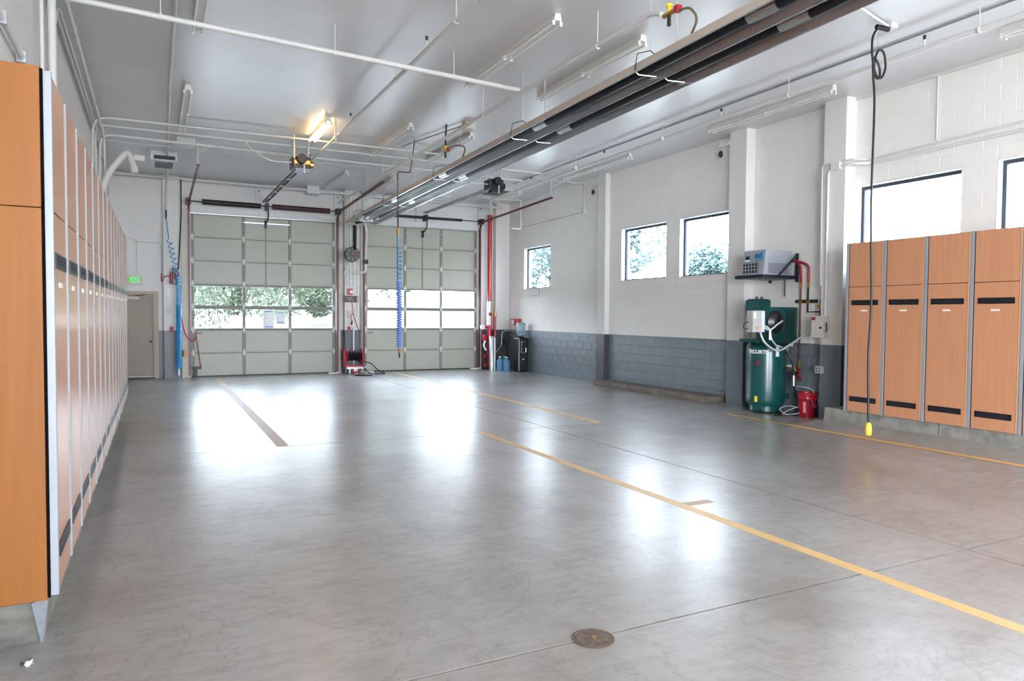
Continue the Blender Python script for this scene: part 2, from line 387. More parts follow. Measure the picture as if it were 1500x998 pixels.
for x0 in (2.5, 4.62, 5.44, 7.05, 9.08):
    o = MB().box((x0, 20.37, 4.45), (x0+.17, YB, 5.19)).build('spring_post', STEELW, wb)
    MB().lathe((x0+.085, 20.37, 5.0), [(.02, 0), (.02, -.012)], 10, 'Y').build('bolt', DARKM, o)

# right wall: mortar plane, blocks, pilasters
HO = [(17.56, 19.19, 2.48, 3.72), (12.47, 14.16, 2.53, 3.78), (10.56, 12.04, 2.53, 3.78), (6.08, 7.75, 2.5, 3.79), (3.2, 5.62, 2.5, 3.81)]
wr = T('wall_right', 'painted concrete block wall with windows and a dark grey dado', 'wall', (XR, 0, 0), kind='structure')
mb = MB()
for a0, a1, z0, z1 in rects(YF, YB+.3, 0, ZC, HO): mb.box((XR+.006, a0, z0), (XR+.25, a1, z1))
mb.build('mortar_backing', BLOCKP, wr)
PILW = mat('pilaster_paint_b', (224, 222, 219), .6, var=.02, scale=2, dado=(1.235, (112, 120, 127)))
PIL = [(14.66, 15.0, .13), (9.93, 10.36, .215), (7.78, 8.19, .235)]
for y0, y1, pr_ in PIL: MB().box((XR-pr_, y0, 0), (XR+.02, y1, ZC)).build('pilaster', PILP if y0 > 14 else PILW, wr)
singles, rest = [], []
for k in range(26):
    z0 = k*.2; z1 = z0+.2; off = .2 if k % 2 else 0
    y = 3.0+off
    while y < YB:
        if not (y+.4 > YB+.2):
            for q in rects(y, min(y+.4, YB), z0, z1, HO+[(a, b, 0, ZC) for a, b, c in PIL]+[(3.0, 7.19, 0, 2.6)]):
                if q[1]-q[0] < .03 or q[3]-q[2] < .03: continue
                near = (z0 < 1.2 and y > 8.1) or (y < 7.8 and z0 > 2.5)
                (singles if near else rest).append(q)
        y += .4
def block_geo(bm, y0, y1, z0, z1, deep):
    e = .005; b = .006 if deep else .004; x1 = XR+.008; x0 = XR if deep else XR+.003
    A = [(x1, y0+e, z0+e), (x1, y1-e, z0+e), (x1, y1-e, z1-e), (x1, y0+e, z1-e)]
    B = [(x0, y0+e+b, z0+e+b), (x0, y1-e-b, z0+e+b), (x0, y1-e-b, z1-e-b), (x0, y0+e+b, z1-e-b)]
    v = [bm.verts.new(p) for p in A+B]
    for q in ((4, 7, 6, 5), (0, 4, 5, 1), (1, 5, 6, 2), (2, 6, 7, 3), (3, 7, 4, 0)): bm.faces.new([v[i] for i in q])
singles.sort(key=lambda q: (q[0] > 7.8 and q[2] > 1.2, q[0]))
rest += singles[296:]; singles = singles[:296]
cache = {}
for q in singles:
    deep = q[2] < 1.2; key = (round(q[1]-q[0], 3), round(q[3]-q[2], 3), deep)
    if key not in cache:
        bm = bmesh.new(); block_geo(bm, 0, q[1]-q[0], 0, q[3]-q[2], deep)
        me = bpy.data.meshes.new('block'); bm.to_mesh(me); bm.free(); me.materials.append(BLOCKP); cache[key] = me
    o = bpy.data.objects.new('block', cache[key]); C.objects.link(o); o.parent = wr; o.location = (-XR+random.Random(int(q[0]*1000+q[2]*77)).uniform(-.001, .001), q[0], q[2])
    # block geometry is in world X already, parent sits at XR
bm = bmesh.new()
for q in rest: block_geo(bm, *q, q[2] < 1.2)
me = bpy.data.meshes.new('blockwork'); bm.to_mesh(me); bm.free(); me.materials.append(BLOCKP)
link('blockwork', me, wr, kind='stuff')
tag(MB().box((XR-.03, 3, ZC-.05), (XR, 7.78, ZC)).build('trim_1', WHITEP, kind='structure'), 'white trim strip where the ceiling meets the wall above the right lockers', 'trim')

# windows
WL = ['small square window near the far right corner', 'left of the paired windows in the right wall', 'right of the paired windows beside the pilaster', 'wide window above the right lockers', 'window cut by the right edge above the lockers']
for i, (y0, y1, z0, z1) in enumerate(HO):
    w = T('window_%d' % (i+1), WL[i], 'window', (XR, y0, z0), kind='structure')
    mb = MB(); d = .2; t = .012
    mb.box((XR, y0, z0), (XR+d, y0+t, z1)); mb.box((XR, y1-t, z0), (XR+d, y1, z1)); mb.box((XR, y0, z1-t), (XR+d, y1, z1)); mb.box((XR, y0, z0), (XR+d, y1, z0+t))
    mb.build('reveal', REVEAL, w)
    mb = MB(); fx0, fx1, fw = XR+.11, XR+.16, .05
    mb.box((fx0, y0+t, z0+t), (fx1, y0+t+fw, z1-t)); mb.box((fx0, y1-t-fw, z0+t), (fx1, y1-t, z1-t)); mb.box((fx0, y0+t+fw, z1-t-fw), (fx1, y1-t-fw, z1-t)); mb.box((fx0, y0+t+fw, z0+t), (fx1, y1-t-fw, z0+t+fw*.6))
    mb.build('frame', WINFR, w)
    MB().box((XR+.13, y0+t+fw, z0+t+.03), (XR+.136, y1-t-fw, z1-t-fw)).build('pane', GLASS, w)

# curbs
CL = 13.3
mb = MB(); mb.hexa([(XL+.005, 4.24, 0), (-.525, 4.28, 0), (-.47, CL, 0), (XL+.005, CL, 0), (XL+.005, 3.99, .3), (-.49, 4.0, .3), (-.44, CL, .37), (XL+.005, CL, .37)])
cl = tag(mb.build('curb', CURB), 'rough concrete curb under the left row of lockers', 'curb')
MB().hexa([(-.53, 4.262, 0), (-.518, 4.262, 0), (-.518, 4.3, 0), (-.53, 4.3, 0), (-.53, 3.982, .3), (-.463, 3.98, .325), (-.463, 4.05, .325), (-.53, 4.05, .3)]).build('painted_edge', mat('white_smear', (150, 154, 160), .6, var=.1, scale=15), cl)
mb = MB(); n = 12
pr0 = [(9.12, 0), (9.08, .12), (9.06, .26), (9.1, .3)]
for k in range(n):
    ya = 4.0+k*(7.56-4.0)/n; yb = 4.0+(k+1)*(7.56-4.0)/n-(.01 if k == 5 else 0)
    mb.hexa([(9.21, ya, .0), (9.84, ya, 0), (9.84, yb, 0), (9.21, yb, .0), (9.235, ya, .3), (9.84, ya, .3), (9.84, yb, .3), (9.235, yb, .3)])
tag(mb.build('curb', CURB), 'chipped concrete curb under the right lockers', 'curb')
tag(MB().box((9.62, 10.56, 0), (XR, 14.62, .12), .012).build('curb', CURBD), 'low dark concrete ledge along the dado under the paired windows', 'curb')

# ------------------------------------------------------------------ overhead doors
def overhead(n, x0, x1, label, sheets):
    D = T('door_%d' % n, label, 'overhead door', ((x0+x1)/2, YB, 0), kind='structure')
    y0, y1 = YB+.04, YB+.09; h = .612; st = .075
    xs3 = [x0, x0+(x1-x0)*.347, x0+(x1-x0)*.668, x1]
    for k in range(7):
        za, zb = .02+k*h, .02+(k+1)*h-.014
        glz = k in (2, 3)
        mb = MB()
        if not glz:
            S = MB().box((x0, y0+.018, za), (x1, y1, zb)).build('section', DOORP, D)
            MB().box((x0+.005, y0+.034, zb-.015), (x1-.005, y1-.012, zb+.03)).build('seam_shade', mat('seam_shade_grey', (58, 58, 54), .7), S)  # dark strip puts the shade of the seam gap into its colour
            for a, b in zip(xs3, xs3[1:]):
                MB().box((a+.045, y0+.006, za+.035), (b-.045, y0+.02, zb-.035), .004).build('panel', DOORP, S)
            mb.box((x0, y0, za), (x1, y0+.02, za+.022)); mb.box((x0, y0, zb-.022), (x1, y0+.02, zb))
        else:
            mb.box((x0, y0, za), (x1, y1, za+.04)); mb.box((x0, y0, zb-.04), (x1, y1, zb)); mb.box((x0, y0+.03, zb-.02), (x1, y1-.01, zb+.02))
            S = mb.build('glazed_section', DSTILE, D); mb = None
            for a, b in zip(xs3, xs3[1:]):
                MB().box((a+.03, y0+.025, za+.04), (b-.03, y0+.032, zb-.04)).build('pane', GLASS, S)
        if mb: mb.build('rail', DOORP, S)
        for x in xs3:
            w = st/2; a, b = (x, x+st) if x == x0 else ((x-st, x) if x == x1 else (x-w, x+w))
            MB().box((a, y0-.006, za+.004), (b, y1-.01, zb-.004), .004).build('stile', DSTILE, S)
    for k in range(1, 7):
        for x in xs3:
            xx = x+.04 if x == x0 else (x-.04 if x == x1 else x); z = .02+k*h
            HG = hinge_mesh()
            o = bpy.data.objects.new('hinge', HG); C.objects.link(o); o.parent = D; o.location = (xx-D.location.x, y0-.008-YB, z)
    MB().box((x0, y0-.01, 0), (x1, y1, .03)).build('bottom_seal', BLACK, D)
    # top strut in the middle bay
    MB().box((xs3[1], y0-.03, 4.13), (xs3[2], y0, 4.16)).build('strut', GALV, D)
    MB().box((x0+(x1-x0)*.5-.012, y0-.012, 1.2+1.27), (x0+(x1-x0)*.5+.012, y0, 4.2)).build('operator_rib', DSTILE, D)
    # tracks: vertical, curved, horizontal
    for s, xx, dep in ((-1, x0-.045, 15.9), (1, x1+.045, 15.85)):
        p = fillet([(xx, 20.33, 0.05), (xx, 20.33, 4.56), (xx, dep, 4.7)], .32, 8)
        mb = MB(); prev = None
        for a, b in zip(p, p[1:]):
            d = (b-a).normalized(); nn = Vector((1, 0, 0)).cross(d).normalized()*.028; t_ = Vector((.022, 0, 0))
            mb.hexa([a-t_-nn, a+t_-nn, b+t_-nn, b-t_-nn, a-t_+nn, a+t_+nn, b+t_+nn, b-t_+nn])
        mb.build('track', OXRED, D)
        MB().tube([(xx, dep+.05, 4.72), (xx, dep+.05, ZC)], .012, 6).build('track_hanger', WHITEP, D)
        MB().tube([(xx+.38, dep+.05, ZC-.01), (xx, dep+.05, 4.95)], .011, 6).build('brace', WHITEP, D)
        MB().box((xx-.07, 20.12, 4.5), (xx+.05, 20.34, 4.66)).build('cable_drum', OXRED if xx < 1 else DARKM, D)
    MB().tube([(x0-.05, 20.2, 4.585), (x1+.05, 20.2, 4.585)], .014, 8).build('shaft', DARKM, D)
    if sheets:
        for a, b, m in ((x0+.27, x0+.5*(x1-x0)-.16, DARKM), (x0+.5*(x1-x0)+.14, x1-.2, OXRED)):
            hx = helix((a, 20.2, 4.585), (b, 20.2, 4.575), .07, .06, 12)
            s_ = MB().tube([(a, 20.2, 4.585), (b, 20.2, 4.575)], .068, 14).build('torsion_spring', BLACK if m is DARKM else mat('maroon_spring', (52, 26, 30), .5), D, True)
            MB().tube(hx, .008, 5).build('coil', DARKM if m is DARKM else mat('dark_red_spring', (110, 70, 72), .5, .3), s_, True)
    else:
        s_ = MB().tube([(x0+.1, 20.2, 4.585), (x1-.62, 20.2, 4.585)], .042, 12).build('torsion_spring', BLACK, D, True)
    MB().box(((x0+x1)/2-.04, 20.1, 4.49), ((x0+x1)/2+.04, 20.36, 4.66)).build('centre_bracket', DARKM, D)
    MB().tube(curve([((x0+x1)/2, 20.1, 4.6), ((x0+x1)/2+.03, 20.2, 4.3), ((x0+x1)/2-.02, 20.42, 4.12)]), .018, 6).build('drawbar', DARKM, D)
    MB().box(((x0+x1)/2-.04, 20.4, 4.02), ((x0+x1)/2+.02, 20.48, 4.22)).build('drawbar_clip', DARKM, D)
    if sheets:
        for (a, b, za, zb) in ((2.7, 2.97, 1.28, 1.79), (3.03, 3.27, 1.4, 1.76)):
            q = MB().box((a, YB+.058, za), (b, YB+.062, zb)).build('notice', PAPER, D)
            MB().box((a+.03, YB+.055, zb-.06), (b-.03, YB+.058, zb-.03)).build('blue_heading', PAPERB, q)
            MB().box((a+.03, YB+.055, za+.03), (b-.03, YB+.058, za+.06)).build('blue_footer', PAPERB, q)
            MB().box((a+.005, YB+.055, za+.15), (a+.02, YB+.058, zb-.12)).build('blue_margin', PAPERB, q)
    MB().box((x0+.12, y0-.004, 1.13), (x0+.26, y0+.006, 1.17)).build('maker_plate', mat('plate_grey', (120, 122, 118), .5), D)
    return D
_h = []
def hinge_mesh():
    if not _h:
        mb = MB()
        mb.hexa([(-.03, -.004, -.02), (.03, -.004, -.02), (.03, .004, -.02), (-.03, .004, -.02), (-.012, -.004, -.09), (.012, -.004, -.09), (.012, .004, -.09), (-.012, .004, -.09)])
        mb.hexa([(-.03, -.004, .02), (.03, -.004, .02), (.03, .004, .02), (-.03, .004, .02), (-.012, -.004, .09), (.012, -.004, .09), (.012, .004, .09), (-.012, .004, .09)])
        mb.box((-.034, -.006, -.02), (.034, .006, .02)); mb.tube([(-.05, -.008, 0), (.05, -.008, 0)], .01, 6)
        _h.append(mb.mesh('hinge', mat('hinge_zinc', (206, 207, 204), .5, 0)))
    return _h[0]
overhead(1, .89, 4.65, 'left sectional overhead door with paper notices on its glazed row', True)
overhead(2, 5.5, 9.08, 'right sectional overhead door beside the red standpipe', False)

# man door
d3 = T('door_3', 'taupe steel personnel door under the exit sign', 'door', (-.45, YB, 0), kind='structure')
mb = MB(); mb.box((.0, YB-.03, 0), (.12, YB+.1, 2.24)); mb.box((-.95, YB-.03, 2.16), (.0, YB+.1, 2.24)); mb.box((-.97, YB-.03, 0), (-.9, YB+.1, 2.24)); mb.build('door_frame', TANFRAME, d3)
MB().box((-.9, YB+.03, .05), (0, YB+.075, 2.16)).build('door_leaf', TANDOOR, d3)
MB().box((-.92, YB-.06, 0), (.02, YB+.1, .045)).build('threshold', BLACK, d3)
h_ = MB().lathe((-.07, YB+.03, .95), [(.035, 0), (.035, -.008), (.015, -.012), (.012, -.04), (.026, -.045), (.028, -.065), (.02, -.075)], 16, 'Y').build('knob', DARKM, d3, True)
MB().box((-.6, YB-.03, 2.03), (-.32, YB+.03, 2.1), .005).build('door_closer', BEIGEM, d3)
MB().tube([(-.42, YB-.02, 2.11), (-.25, YB-.06, 2.14), (-.15, YB, 2.165)], .009, 6).build('closer_arm', DARKM, d3)

# ------------------------------------------------------------------ lockers
def locker(name, label, group, vents_detailed, dark_side=True):
    """local frame: x along the row, front face at y = 0 facing -y, z from the locker base"""
    root = T(name, label, 'locker', group=group)
    H, Wd, sp = 2.48, .6, 1.83
    def P(mb, n, m, par, sm=False):
        me = mb.mesh(n, m, sm); o = bpy.data.objects.new(n, me); C.objects.link(o); o.parent = par; return o
    P(MB().box((.004, .02, 0), (Wd-.004, .5, H-.004)), 'body', mat('locker_carcass', (110, 82, 62), .5), root)
    P(MB().box((.0, -.014, -.004), (.036, .02, H)), 'post', ALU, root)
    P(MB().box((.036, -.002, 0), (.052, .02, H-.002)), 'side_strip', mat('strip_black_gap', (60, 40, 34), .6), root)
    lo = P(MB().box((.052, -.008, .002), (.564, .02, sp), .002), 'lower_door', WOODD, root)
    P(MB().box((.052, -.008, sp+.008), (.564, .02, H-.002), .002), 'upper_door', WOODD, root)
    P(MB().box((.57, -.006, 0), (.592, .02, H-.002)), 'edge_strip', mat('edge_band', (214, 168, 134), .4), root)
    for z in (.15, 1.565):
        mb = MB(); a, b = .095, .525
        mb.box((a, -.014, z), (b, -.009, z+.012)); mb.box((a, -.014, z+.064), (b, -.009, z+.076)); mb.box((a, -.014, z+.012), (a+.03, -.009, z+.064)); mb.box((b-.03, -.014, z+.012), (b, -.009, z+.064))
        mb.box((a, -.0085, z), (b, -.0075, z+.076))
        v = P(mb, 'vent', VENTB, root)
        if vents_detailed:
            lv = MB().mesh('louver', VENTB) if 0 else None
            for k in range(4):
                mb = MB(); zz = z+.016+k*.0125
                mb.hexa([(a+.03, -.0085, zz), (b-.03, -.0085, zz), (b-.03, -.0085, zz+.004), (a+.03, -.0085, zz+.004), (a+.03, -.016, zz-.003), (b-.03, -.016, zz-.003), (b-.03, -.016, zz+.0), (a+.03, -.016, zz+.0)])
                P(mb, 'louver', mat('louver_grey', (44, 48, 54), .4), v)  # slats slightly paler than the vent frame
    P(MB().box((.255, -.013, 1.475), (.355, -.008, 1.5)), 'name_plate', mat('name_plate_white', (226, 222, 214), .4), root)
    return root
def copy_tree(o, parent=None, depth=0):
    c = o.copy(); C.objects.link(c); c.parent = parent
    for ch in list(o.children): copy_tree(ch, c, depth+1)
    return c
# left row: front faces +X, runs away from the camera (local x -> +Y, local -y -> +X)
LG = 'tall lockers along the left wall'
n_ = 15; step = (12.93-3.97)/n_; ang = math.atan2(.05, 8.96)
first = locker('locker', 'left wall locker, first from the orange end panel', LG, True)
for k in range(n_):
    t = k*step/8.96
    o = first if k == 0 else copy_tree(first)
    o['label'] = 'left wall locker, %s from the orange end panel' % ORD[k]
    # rotation: local x -> (sin,cos), local y -> -X
    o.rotation_euler = (0, -math.atan(.0067)*0, math.pi/2-ang)
    o.location = (-.432+.05*t, 3.985+k*step, .33+.06*t)
    if k >= 7:
        for ch in list(o.children):
            for g_ in list(ch.children): bpy.data.objects.remove(g_)
o = tag(MB().box((XL, 3.955, .315), (-.462, 3.983, 2.166), .003).build('end_panel', WOODL), 'large orange wood laminate panel closing the near end of the left lockers', 'panel')
MB().box((XL, 3.955, 2.17), (-.462, 3.983, 2.82), .003).build('upper_panel', WOODL, o); MB().box((-.462, 3.97, .32), (-.45, 3.985, 2.815)).build('gasket', mat('gasket_shade_black', (8, 6, 8), .9, spec=.1), o)
# right row: front faces -X, local x -> -Y
RG = 'lockers on the right wall'
RLAB = ['right wall locker beside the pilaster, behind the hanging black cord', 'right wall locker, second from the pilaster', 'right wall locker, third from the pilaster', 'right wall locker, fourth from the pilaster', 'right wall locker cut by the right edge of the photo']
for k in range(5):
    o = copy_tree(first); o['label'] = RLAB[k]; o['group'] = RG
    o.rotation_euler = (0, 0, -math.pi/2); o.location = (9.212, 7.205-k*.6, .3)
    bd = [c for c in o.children if c.name.startswith('body')][0]
    bd.scale = (1, 1.7, 1)

# ------------------------------------------------------------------ fluorescent fixtures
FG = 'fluorescent strip fixtures on the ceiling'
def fixture(x, y0, y1, label, z=5.12, lit=False, gap=.0):
    t = T('strip_light', label, 'ceiling light', (x, (y0+y1)/2, z), FG)
    MB().hexa([(x-.05, y0, z), (x+.05, y0, z), (x+.05, y1, z), (x-.05, y1, z), (x-.035, y0, ZC-gap), (x+.035, y0, ZC-gap), (x+.035, y1, ZC-gap), (x-.035, y1, ZC-gap)]).build('housing', HOUS, t)
    ym = (y0+y1)/2
    segs = [(y0, y1)] if lit else [(y0, ym), (ym, y1)]
    for a, b in segs:
        for s in (-1, 1):
            MB().tube([(x+s*.05, a+.03, z-.03), (x+s*.05, b-.03, z-.03)], .014 if not lit else .02, 10).build('lamp_tube', LAMPON if lit else TUBEW, t, True)
            for q in (a+.012, b-.028): MB().box((x+s*.05-.018, q, z-.055), (x+s*.05+.018, q+.02, z)).build('socket', STEELW, t)
    if gap:
        for yy in (y0+.3, y1-.3): MB().tube([(x, yy, ZC-gap), (x, yy, ZC)], .005, 5).build('hanger', DARKM, t)
    return t
fixture(.51, 7.1, 9.57, 'unlit strip light at the top left, far end just below the branch pipe')
fixture(.51, 12.12, 14.8, 'unlit strip light over the left lockers, in front of the far pipes')
fixture(2.82, 12.9, 14.35, 'glowing warm strip light above the left door opener', lit=True)
fixture(4.24, 7.26, 9.9, 'unlit strip light crossing the branch pipe, nearest in its row')
fixture(4.24, 12.55, 15.1, 'unlit strip light with warm reflection beside the lit fixture')
fixture(4.24, 17.4, 19.6, 'small distant strip light near the far wall, left of the heater')
fixture(5.5, 7.3, 9.98, 'unlit strip light beside the heater chains, nearest in its row')
fixture(5.5, 12.65, 15.2, 'unlit strip light behind the gas valve of the heater')
fixture(5.5, 17.6, 19.6, 'small distant strip light just behind the dark door track end')
fixture(9.22, 2.6, 5.13, 'strip light cut by the right edge above the lockers')
fixture(9.22, 7.5, 10.17, 'unlit strip light above the compressor alcove')
fixture(9.22, 12.64, 15.35, 'unlit strip light above the paired right windows')
fixture(9.22, 17.8, 19.6, 'small distant strip light near the far right corner')
for y in (12.8, 14.4):
    tag(MB().tube([(2.5 if y > 13 else 2.95, y+.1, ZC), (2.5 if y > 13 else 2.95, y+.1, 4.75)], .02, 8).build('hanger_rod', WHITEP, None, True), 'white rod dropping from the ceiling %s' % ('beside the lit strip light, left' if y > 13 else 'at the near end of the lit strip light'), 'rod')

# ------------------------------------------------------------------ pipes
def pipe(name, label, pts, rad, m=WHITEP, cat='pipe', fil=.1, hang=None, heads=None, hm=None):
    if not (hang or heads):
        return tag(MB().tube(fillet(pts, fil) if len(pts) > 2 else pts, rad, 10).build(name, m, None, True), label, cat)
    t = T(name, label, cat, pts[0]); MB().tube(fillet(pts, fil) if len(pts) > 2 else pts, rad, 10).build('pipe', m, t, True)
    for h in hang or []:
        a = Vector(h); q = MB().tube([(a.x, a.y, a.z+rad), (a.x, a.y, ZC)], .006, 6).build('hanger', WHITEP, t)
        MB().lathe((a.x, a.y, a.z), [(rad+.006, -.012), (rad+.01, 0), (rad+.006, .012)], 12, 'Y' if abs(pts[0][1]-pts[-1][1]) > abs(pts[0][0]-pts[-1][0]) else 'X').build('ring', WHITEP, q, True)
    for h in heads or []:
        a = Vector(h); q = MB().tube([(a.x, a.y, a.z), (a.x, a.y, a.z+.09)], .012, 8).build('sprinkler_head', WHITEP, t)
        MB().box((a.x-.012, a.y-.012, a.z+.09), (a.x+.012, a.y+.012, a.z+.135)).build('bulb_frame', DARKM, q)
        MB().lathe((a.x, a.y, a.z+.135), [(.022, 0), (.022, .004)], 10).build('deflector', DARKM, q)
    return t
pipe('sprinkler_pipe', 'slim square-looking sprinkler line passing right of the lit strip light', [(3.02, -1, 4.93), (3.02, 18.6, 4.93)], .026, hang=[(3.02, y, 4.93) for y in (7.4, 9.6, 13.3)], heads=[(3.02, y, 4.95) for y in (8.35, 12.1, 15.6)])
pipe('branch_pipe', 'white pipe crossing the top left of the ceiling side to side', [(XL, 8.55, 4.87), (4.62, 8.98, 4.85)], .032, hang=[(.1, 8.63, 4.87), (2.0, 8.78, 4.86), (3.6, 8.9, 4.855)])
pipe('gas_pipe', 'white gas line running beside the heater to a brass valve', [(4.62, 5.84, 4.74), (4.62, 6.0, 4.81), (4.62, 19.9, 4.79)], .027, hang=[(4.62, y, 4.8) for y in (7.0, 10.2, 13.6, 17.)])
pipe('sprinkler_pipe', 'white sprinkler line below the right side conduit', [(8.37, -1, 4.95), (8.38, 9, 4.95), (8.66, 18.6, 4.98)], .032, fil=.5, hang=[(8.37, y, 4.95) for y in (4.9, 7.6, 10.5, 13.5)], heads=[(8.38, y, 4.97) for y in (5.55, 9.0, 12.4, 15.6)])
pipe('conduit', 'thin dark edged conduit along the ceiling right of the heater', [(8.42, -1, 5.18), (8.55, 16.9, 5.18)], .014, mat('grey_conduit', (150, 150, 150), .4, .4))
pipe('header_pipe', 'thick white pipe along the top of the far wall', [(-.9, 20.13, 5.13), (9.8, 20.13, 5.05)], .042, hang=[(x, 20.13, 5.12) for x in (1.3, 6.2)])
pipe('conduit', 'nearest of the three cross conduits over the far left bay', [(-.9, 13.9, 2.9), (-.9, 14.35, 5.08), (5.4, 14.2, 5.08)], .02, fil=.25)
pipe('conduit', 'middle of the three cross conduits over the far left bay', [(-.9, 14.9, 2.9), (-.9, 14.95, 5.08), (8.3, 14.95, 5.08)], .018, fil=.05)
pipe('conduit', 'farthest of the three cross conduits over the far left bay', [(-.9, 15.5, 2.9), (-.86, 15.6, 5.06), (8.3, 15.9, 5.06)], .024, fil=.2)
pipe('conduit', 'thin cross conduit just behind the farthest thick one', [(-.8, 16.3, 5.1), (7.2, 16.4, 5.1)], .014)
pipe('air_line', 'white air line dropping from the ceiling toward the blue hose at left', [(.26, -1, 5.15), (.26, 12.2, 5.15), (.34, 20.1, 5.1), (.31, 20.05, 4.25)], .024, fil=.2, hang=[(.26, 12.2, 5.15)])
pipe('riser_pipe', 'thick vertical white pipe on the left wall above the lockers', [(-.86, 8.35, 2.7), (-.86, 8.35, ZC)], .038)
pipe('riser_pipe', 'thin vertical white pipe left of the thick riser on the left wall', [(-.9, 7.95, 2.7), (-.9, 7.95, ZC)], .018)
pipe('riser_pipe', 'slim white conduit just right of the thick riser', [(-.9, 8.95, 2.7), (-.9, 8.95, 4.75), (-.88, 9.15, 4.98), (-.88, 15.2, 4.98)], .018, fil=.2)
pipe('wall_conduit', 'slanting looking conduit at the upper left corner above the end panel', [(-.92, 3.0, 3.72), (-.92, 7.6, 3.72)], .022)
for y in (6.05, 6.9): tag(MB().box((-.955, y, 3.68), (-.89, y+.03, 3.77)).build('conduit_clamp', GALV), 'small clamp on the upper left wall conduit, %s' % ('nearer one' if y < 6.5 else 'farther one'), 'clamp')
pipe('conduit', 'dark grey conduit in the corner of left wall and ceiling', [(-.93, 6.0, 4.93), (-.93, 19.8, 4.93)], .018, mat('plain_grey_paint', (150, 148, 145), .5))  # darker grey than the white pipes
pipe('conduit', 'white pipe hung off the left wall that turns down behind the lockers', [(-.8, -1, 5.02), (-.8, 15.6, 5.02), (-.78, 16.0, 2.5)], .022, fil=.15, hang=[(-.8, y, 5.02) for y in (8.6, 10.3, 13.)])
t = T('exhaust_duct', 'fat white exhaust pipe curving up over the far lockers', 'duct', (-.83, 15.6, 2.6))
MB().tube(fillet([(-.84, 15.6, 2.2), (-.84, 15.6, 4.2), (-.4, 15.6, 4.83), (-.3, 15.6, 4.45)], .35, 7), .06, 12).build('duct', WHITEP, t, True)
MB().tube([(-.305, 15.6, 4.5), (-.29, 15.6, 4.38)], .072, 12).build('mouth_ring', WHITEP, t, True)
MB().box((-.3, 15.55, 4.62), (-.12, 15.65, 4.72)).build('wall_clamp', WHITEP, t)
t = T('ceiling_vent', 'white ceiling vent box with a black slot near the far left corner', 'vent', (.2, 17.6, ZC))
MB().box((-.02, 17.3, 5.0), (.5, 18.4, ZC)).build('vent_box', STEELW, t); MB().box((.04, 17.28, 5.02), (.46, 17.3, 5.1)).build('slot', BLACK, t)
MB().box((.06, 17.5, 4.992), (.42, 18.2, 5.0)).build('grille', mat('grey_grille', (92, 92, 92), .5), t)
tag(MB().box((.45, 15.75, 5.05), (.8, 16.1, ZC)).build('junction_box', STEELW), 'white junction box on the ceiling behind the far left strip light', 'box')
tag(MB().box((3.79, 20.0, 5.0), (4.12, 20.3, ZC-.0)).build('junction_box', STEELW), 'square white box hanging at the header pipe above the left door', 'box')
tag(MB().box((7.3, 18.9, 5.0), (7.6, 19.25, ZC)).build('junction_box', STEELW), 'white box on the ceiling near the right door opener', 'box')
t = T('ceiling_vent', 'dark ceiling grille near the far right corner', 'vent', (8.8, 18.3, ZC))
MB().box((8.3, 17.6, 5.12), (8.9, 18.6, ZC)).build('vent_box', STEELW, t); MB().box((8.35, 17.7, 5.112), (8.85, 18.5, 5.12)).build('grille', mat('grey_grille', (92, 92, 92), .5), t)
t = T('junction_box', 'ivory junction box with a short conduit above the middle gas valve', 'box', (5.2, 12.0, ZC)); MB().box((5.1, 12.0, 5.08), (5.28, 12.2, ZC)).build('box', BEIGEM, t); MB().tube([(5.1, 12.1, 5.15), (4.6, 14.2, 5.15)], .012, 6).build('conduit', mat('grey_conduit', (150, 150, 150), .4, .4), t)
pipe('drop_pipe', 'dark drop pipe on the ceiling holding the middle blue hose', [(4.74, 13.8, ZC), (4.7, 13.95, 4.58), (4.45, 14.0, 4.58), (4.45, 14.0, 3.75)], .014, mat('brown_pipe', (96, 82, 76), .4), fil=.04)
# right corner pipes
pipe('sprinkler_riser', 'white drop pipe hanging near the far right corner', [(8.3, 18.4, 5.02), (9.55, 18.4, 5.02), (9.55, 18.4, 4.2), (9.25, 18.4, 4.2)], .026, fil=.05)
pipe('sprinkler_riser', 'short angled pipe above the red standpipe', [(8.66, 18.6, 4.98), (9.3, 19.9, 4.93), (9.33, 20.02, 4.8)], .03, fil=.1)
pipe('wall_conduit', 'upper of the two conduits over the wide right window', [(9.85, 8.2, 2.2), (9.83, 8.2, 4.18), (9.83, 7.6, 4.17), (10.05, 7.55, 4.17), (10.05, 3, 4.3)], .016, fil=.05)
pipe('wall_conduit', 'lower of the two conduits over the wide right window', [(9.83, 8.08, 1.7), (9.83, 8.08, 4.1), (9.83, 7.6, 4.11), (10.05, 7.5, 4.1), (10.05, 3, 4.15)], .022, fil=.12)
tag(MB().box((9.78, 7.84, 4.06), (9.86, 8.0, 4.18)).build('junction_box', STEELW), 'small white junction box on the pilaster right of the compressor', 'box')
pipe('wall_conduit', 'thin vertical conduit on the block wall above the wide right window', [(10.07, 6.45, 4.25), (10.07, 6.45, ZC-.05)], .01)
pipe('wall_conduit', 'conduit hanging down the right wall past the first pilaster, ending in a sensor', [(8.6, 15.75, 5.12), (10.05, 15.75, 5.12), (10.05, 15.8, 4.45)], .016, fil=.05)
tag(MB().box((10.02, 15.75, 4.36), (10.09, 15.84, 4.5)).build('sensor', WHITEP), 'small white sensor at the foot of the wall conduit near the far right corner', 'sensor')
pipe('wall_line', 'thin cable stretched along the right wall above the small square window', [(10.08, 15.9, 4.4), (10.08, 20.4, 4.36)], .006, mat('plain_grey_paint', (150, 148, 145), .5))
pipe('wall_conduit', 'hook shaped conduit under the small square window', [(10.07, 18.2, 2.48), (10.07, 18.2, 2.27), (10.07, 18.7, 2.27)], .008, mat('plain_grey_paint', (150, 148, 145), .5), fil=.03)

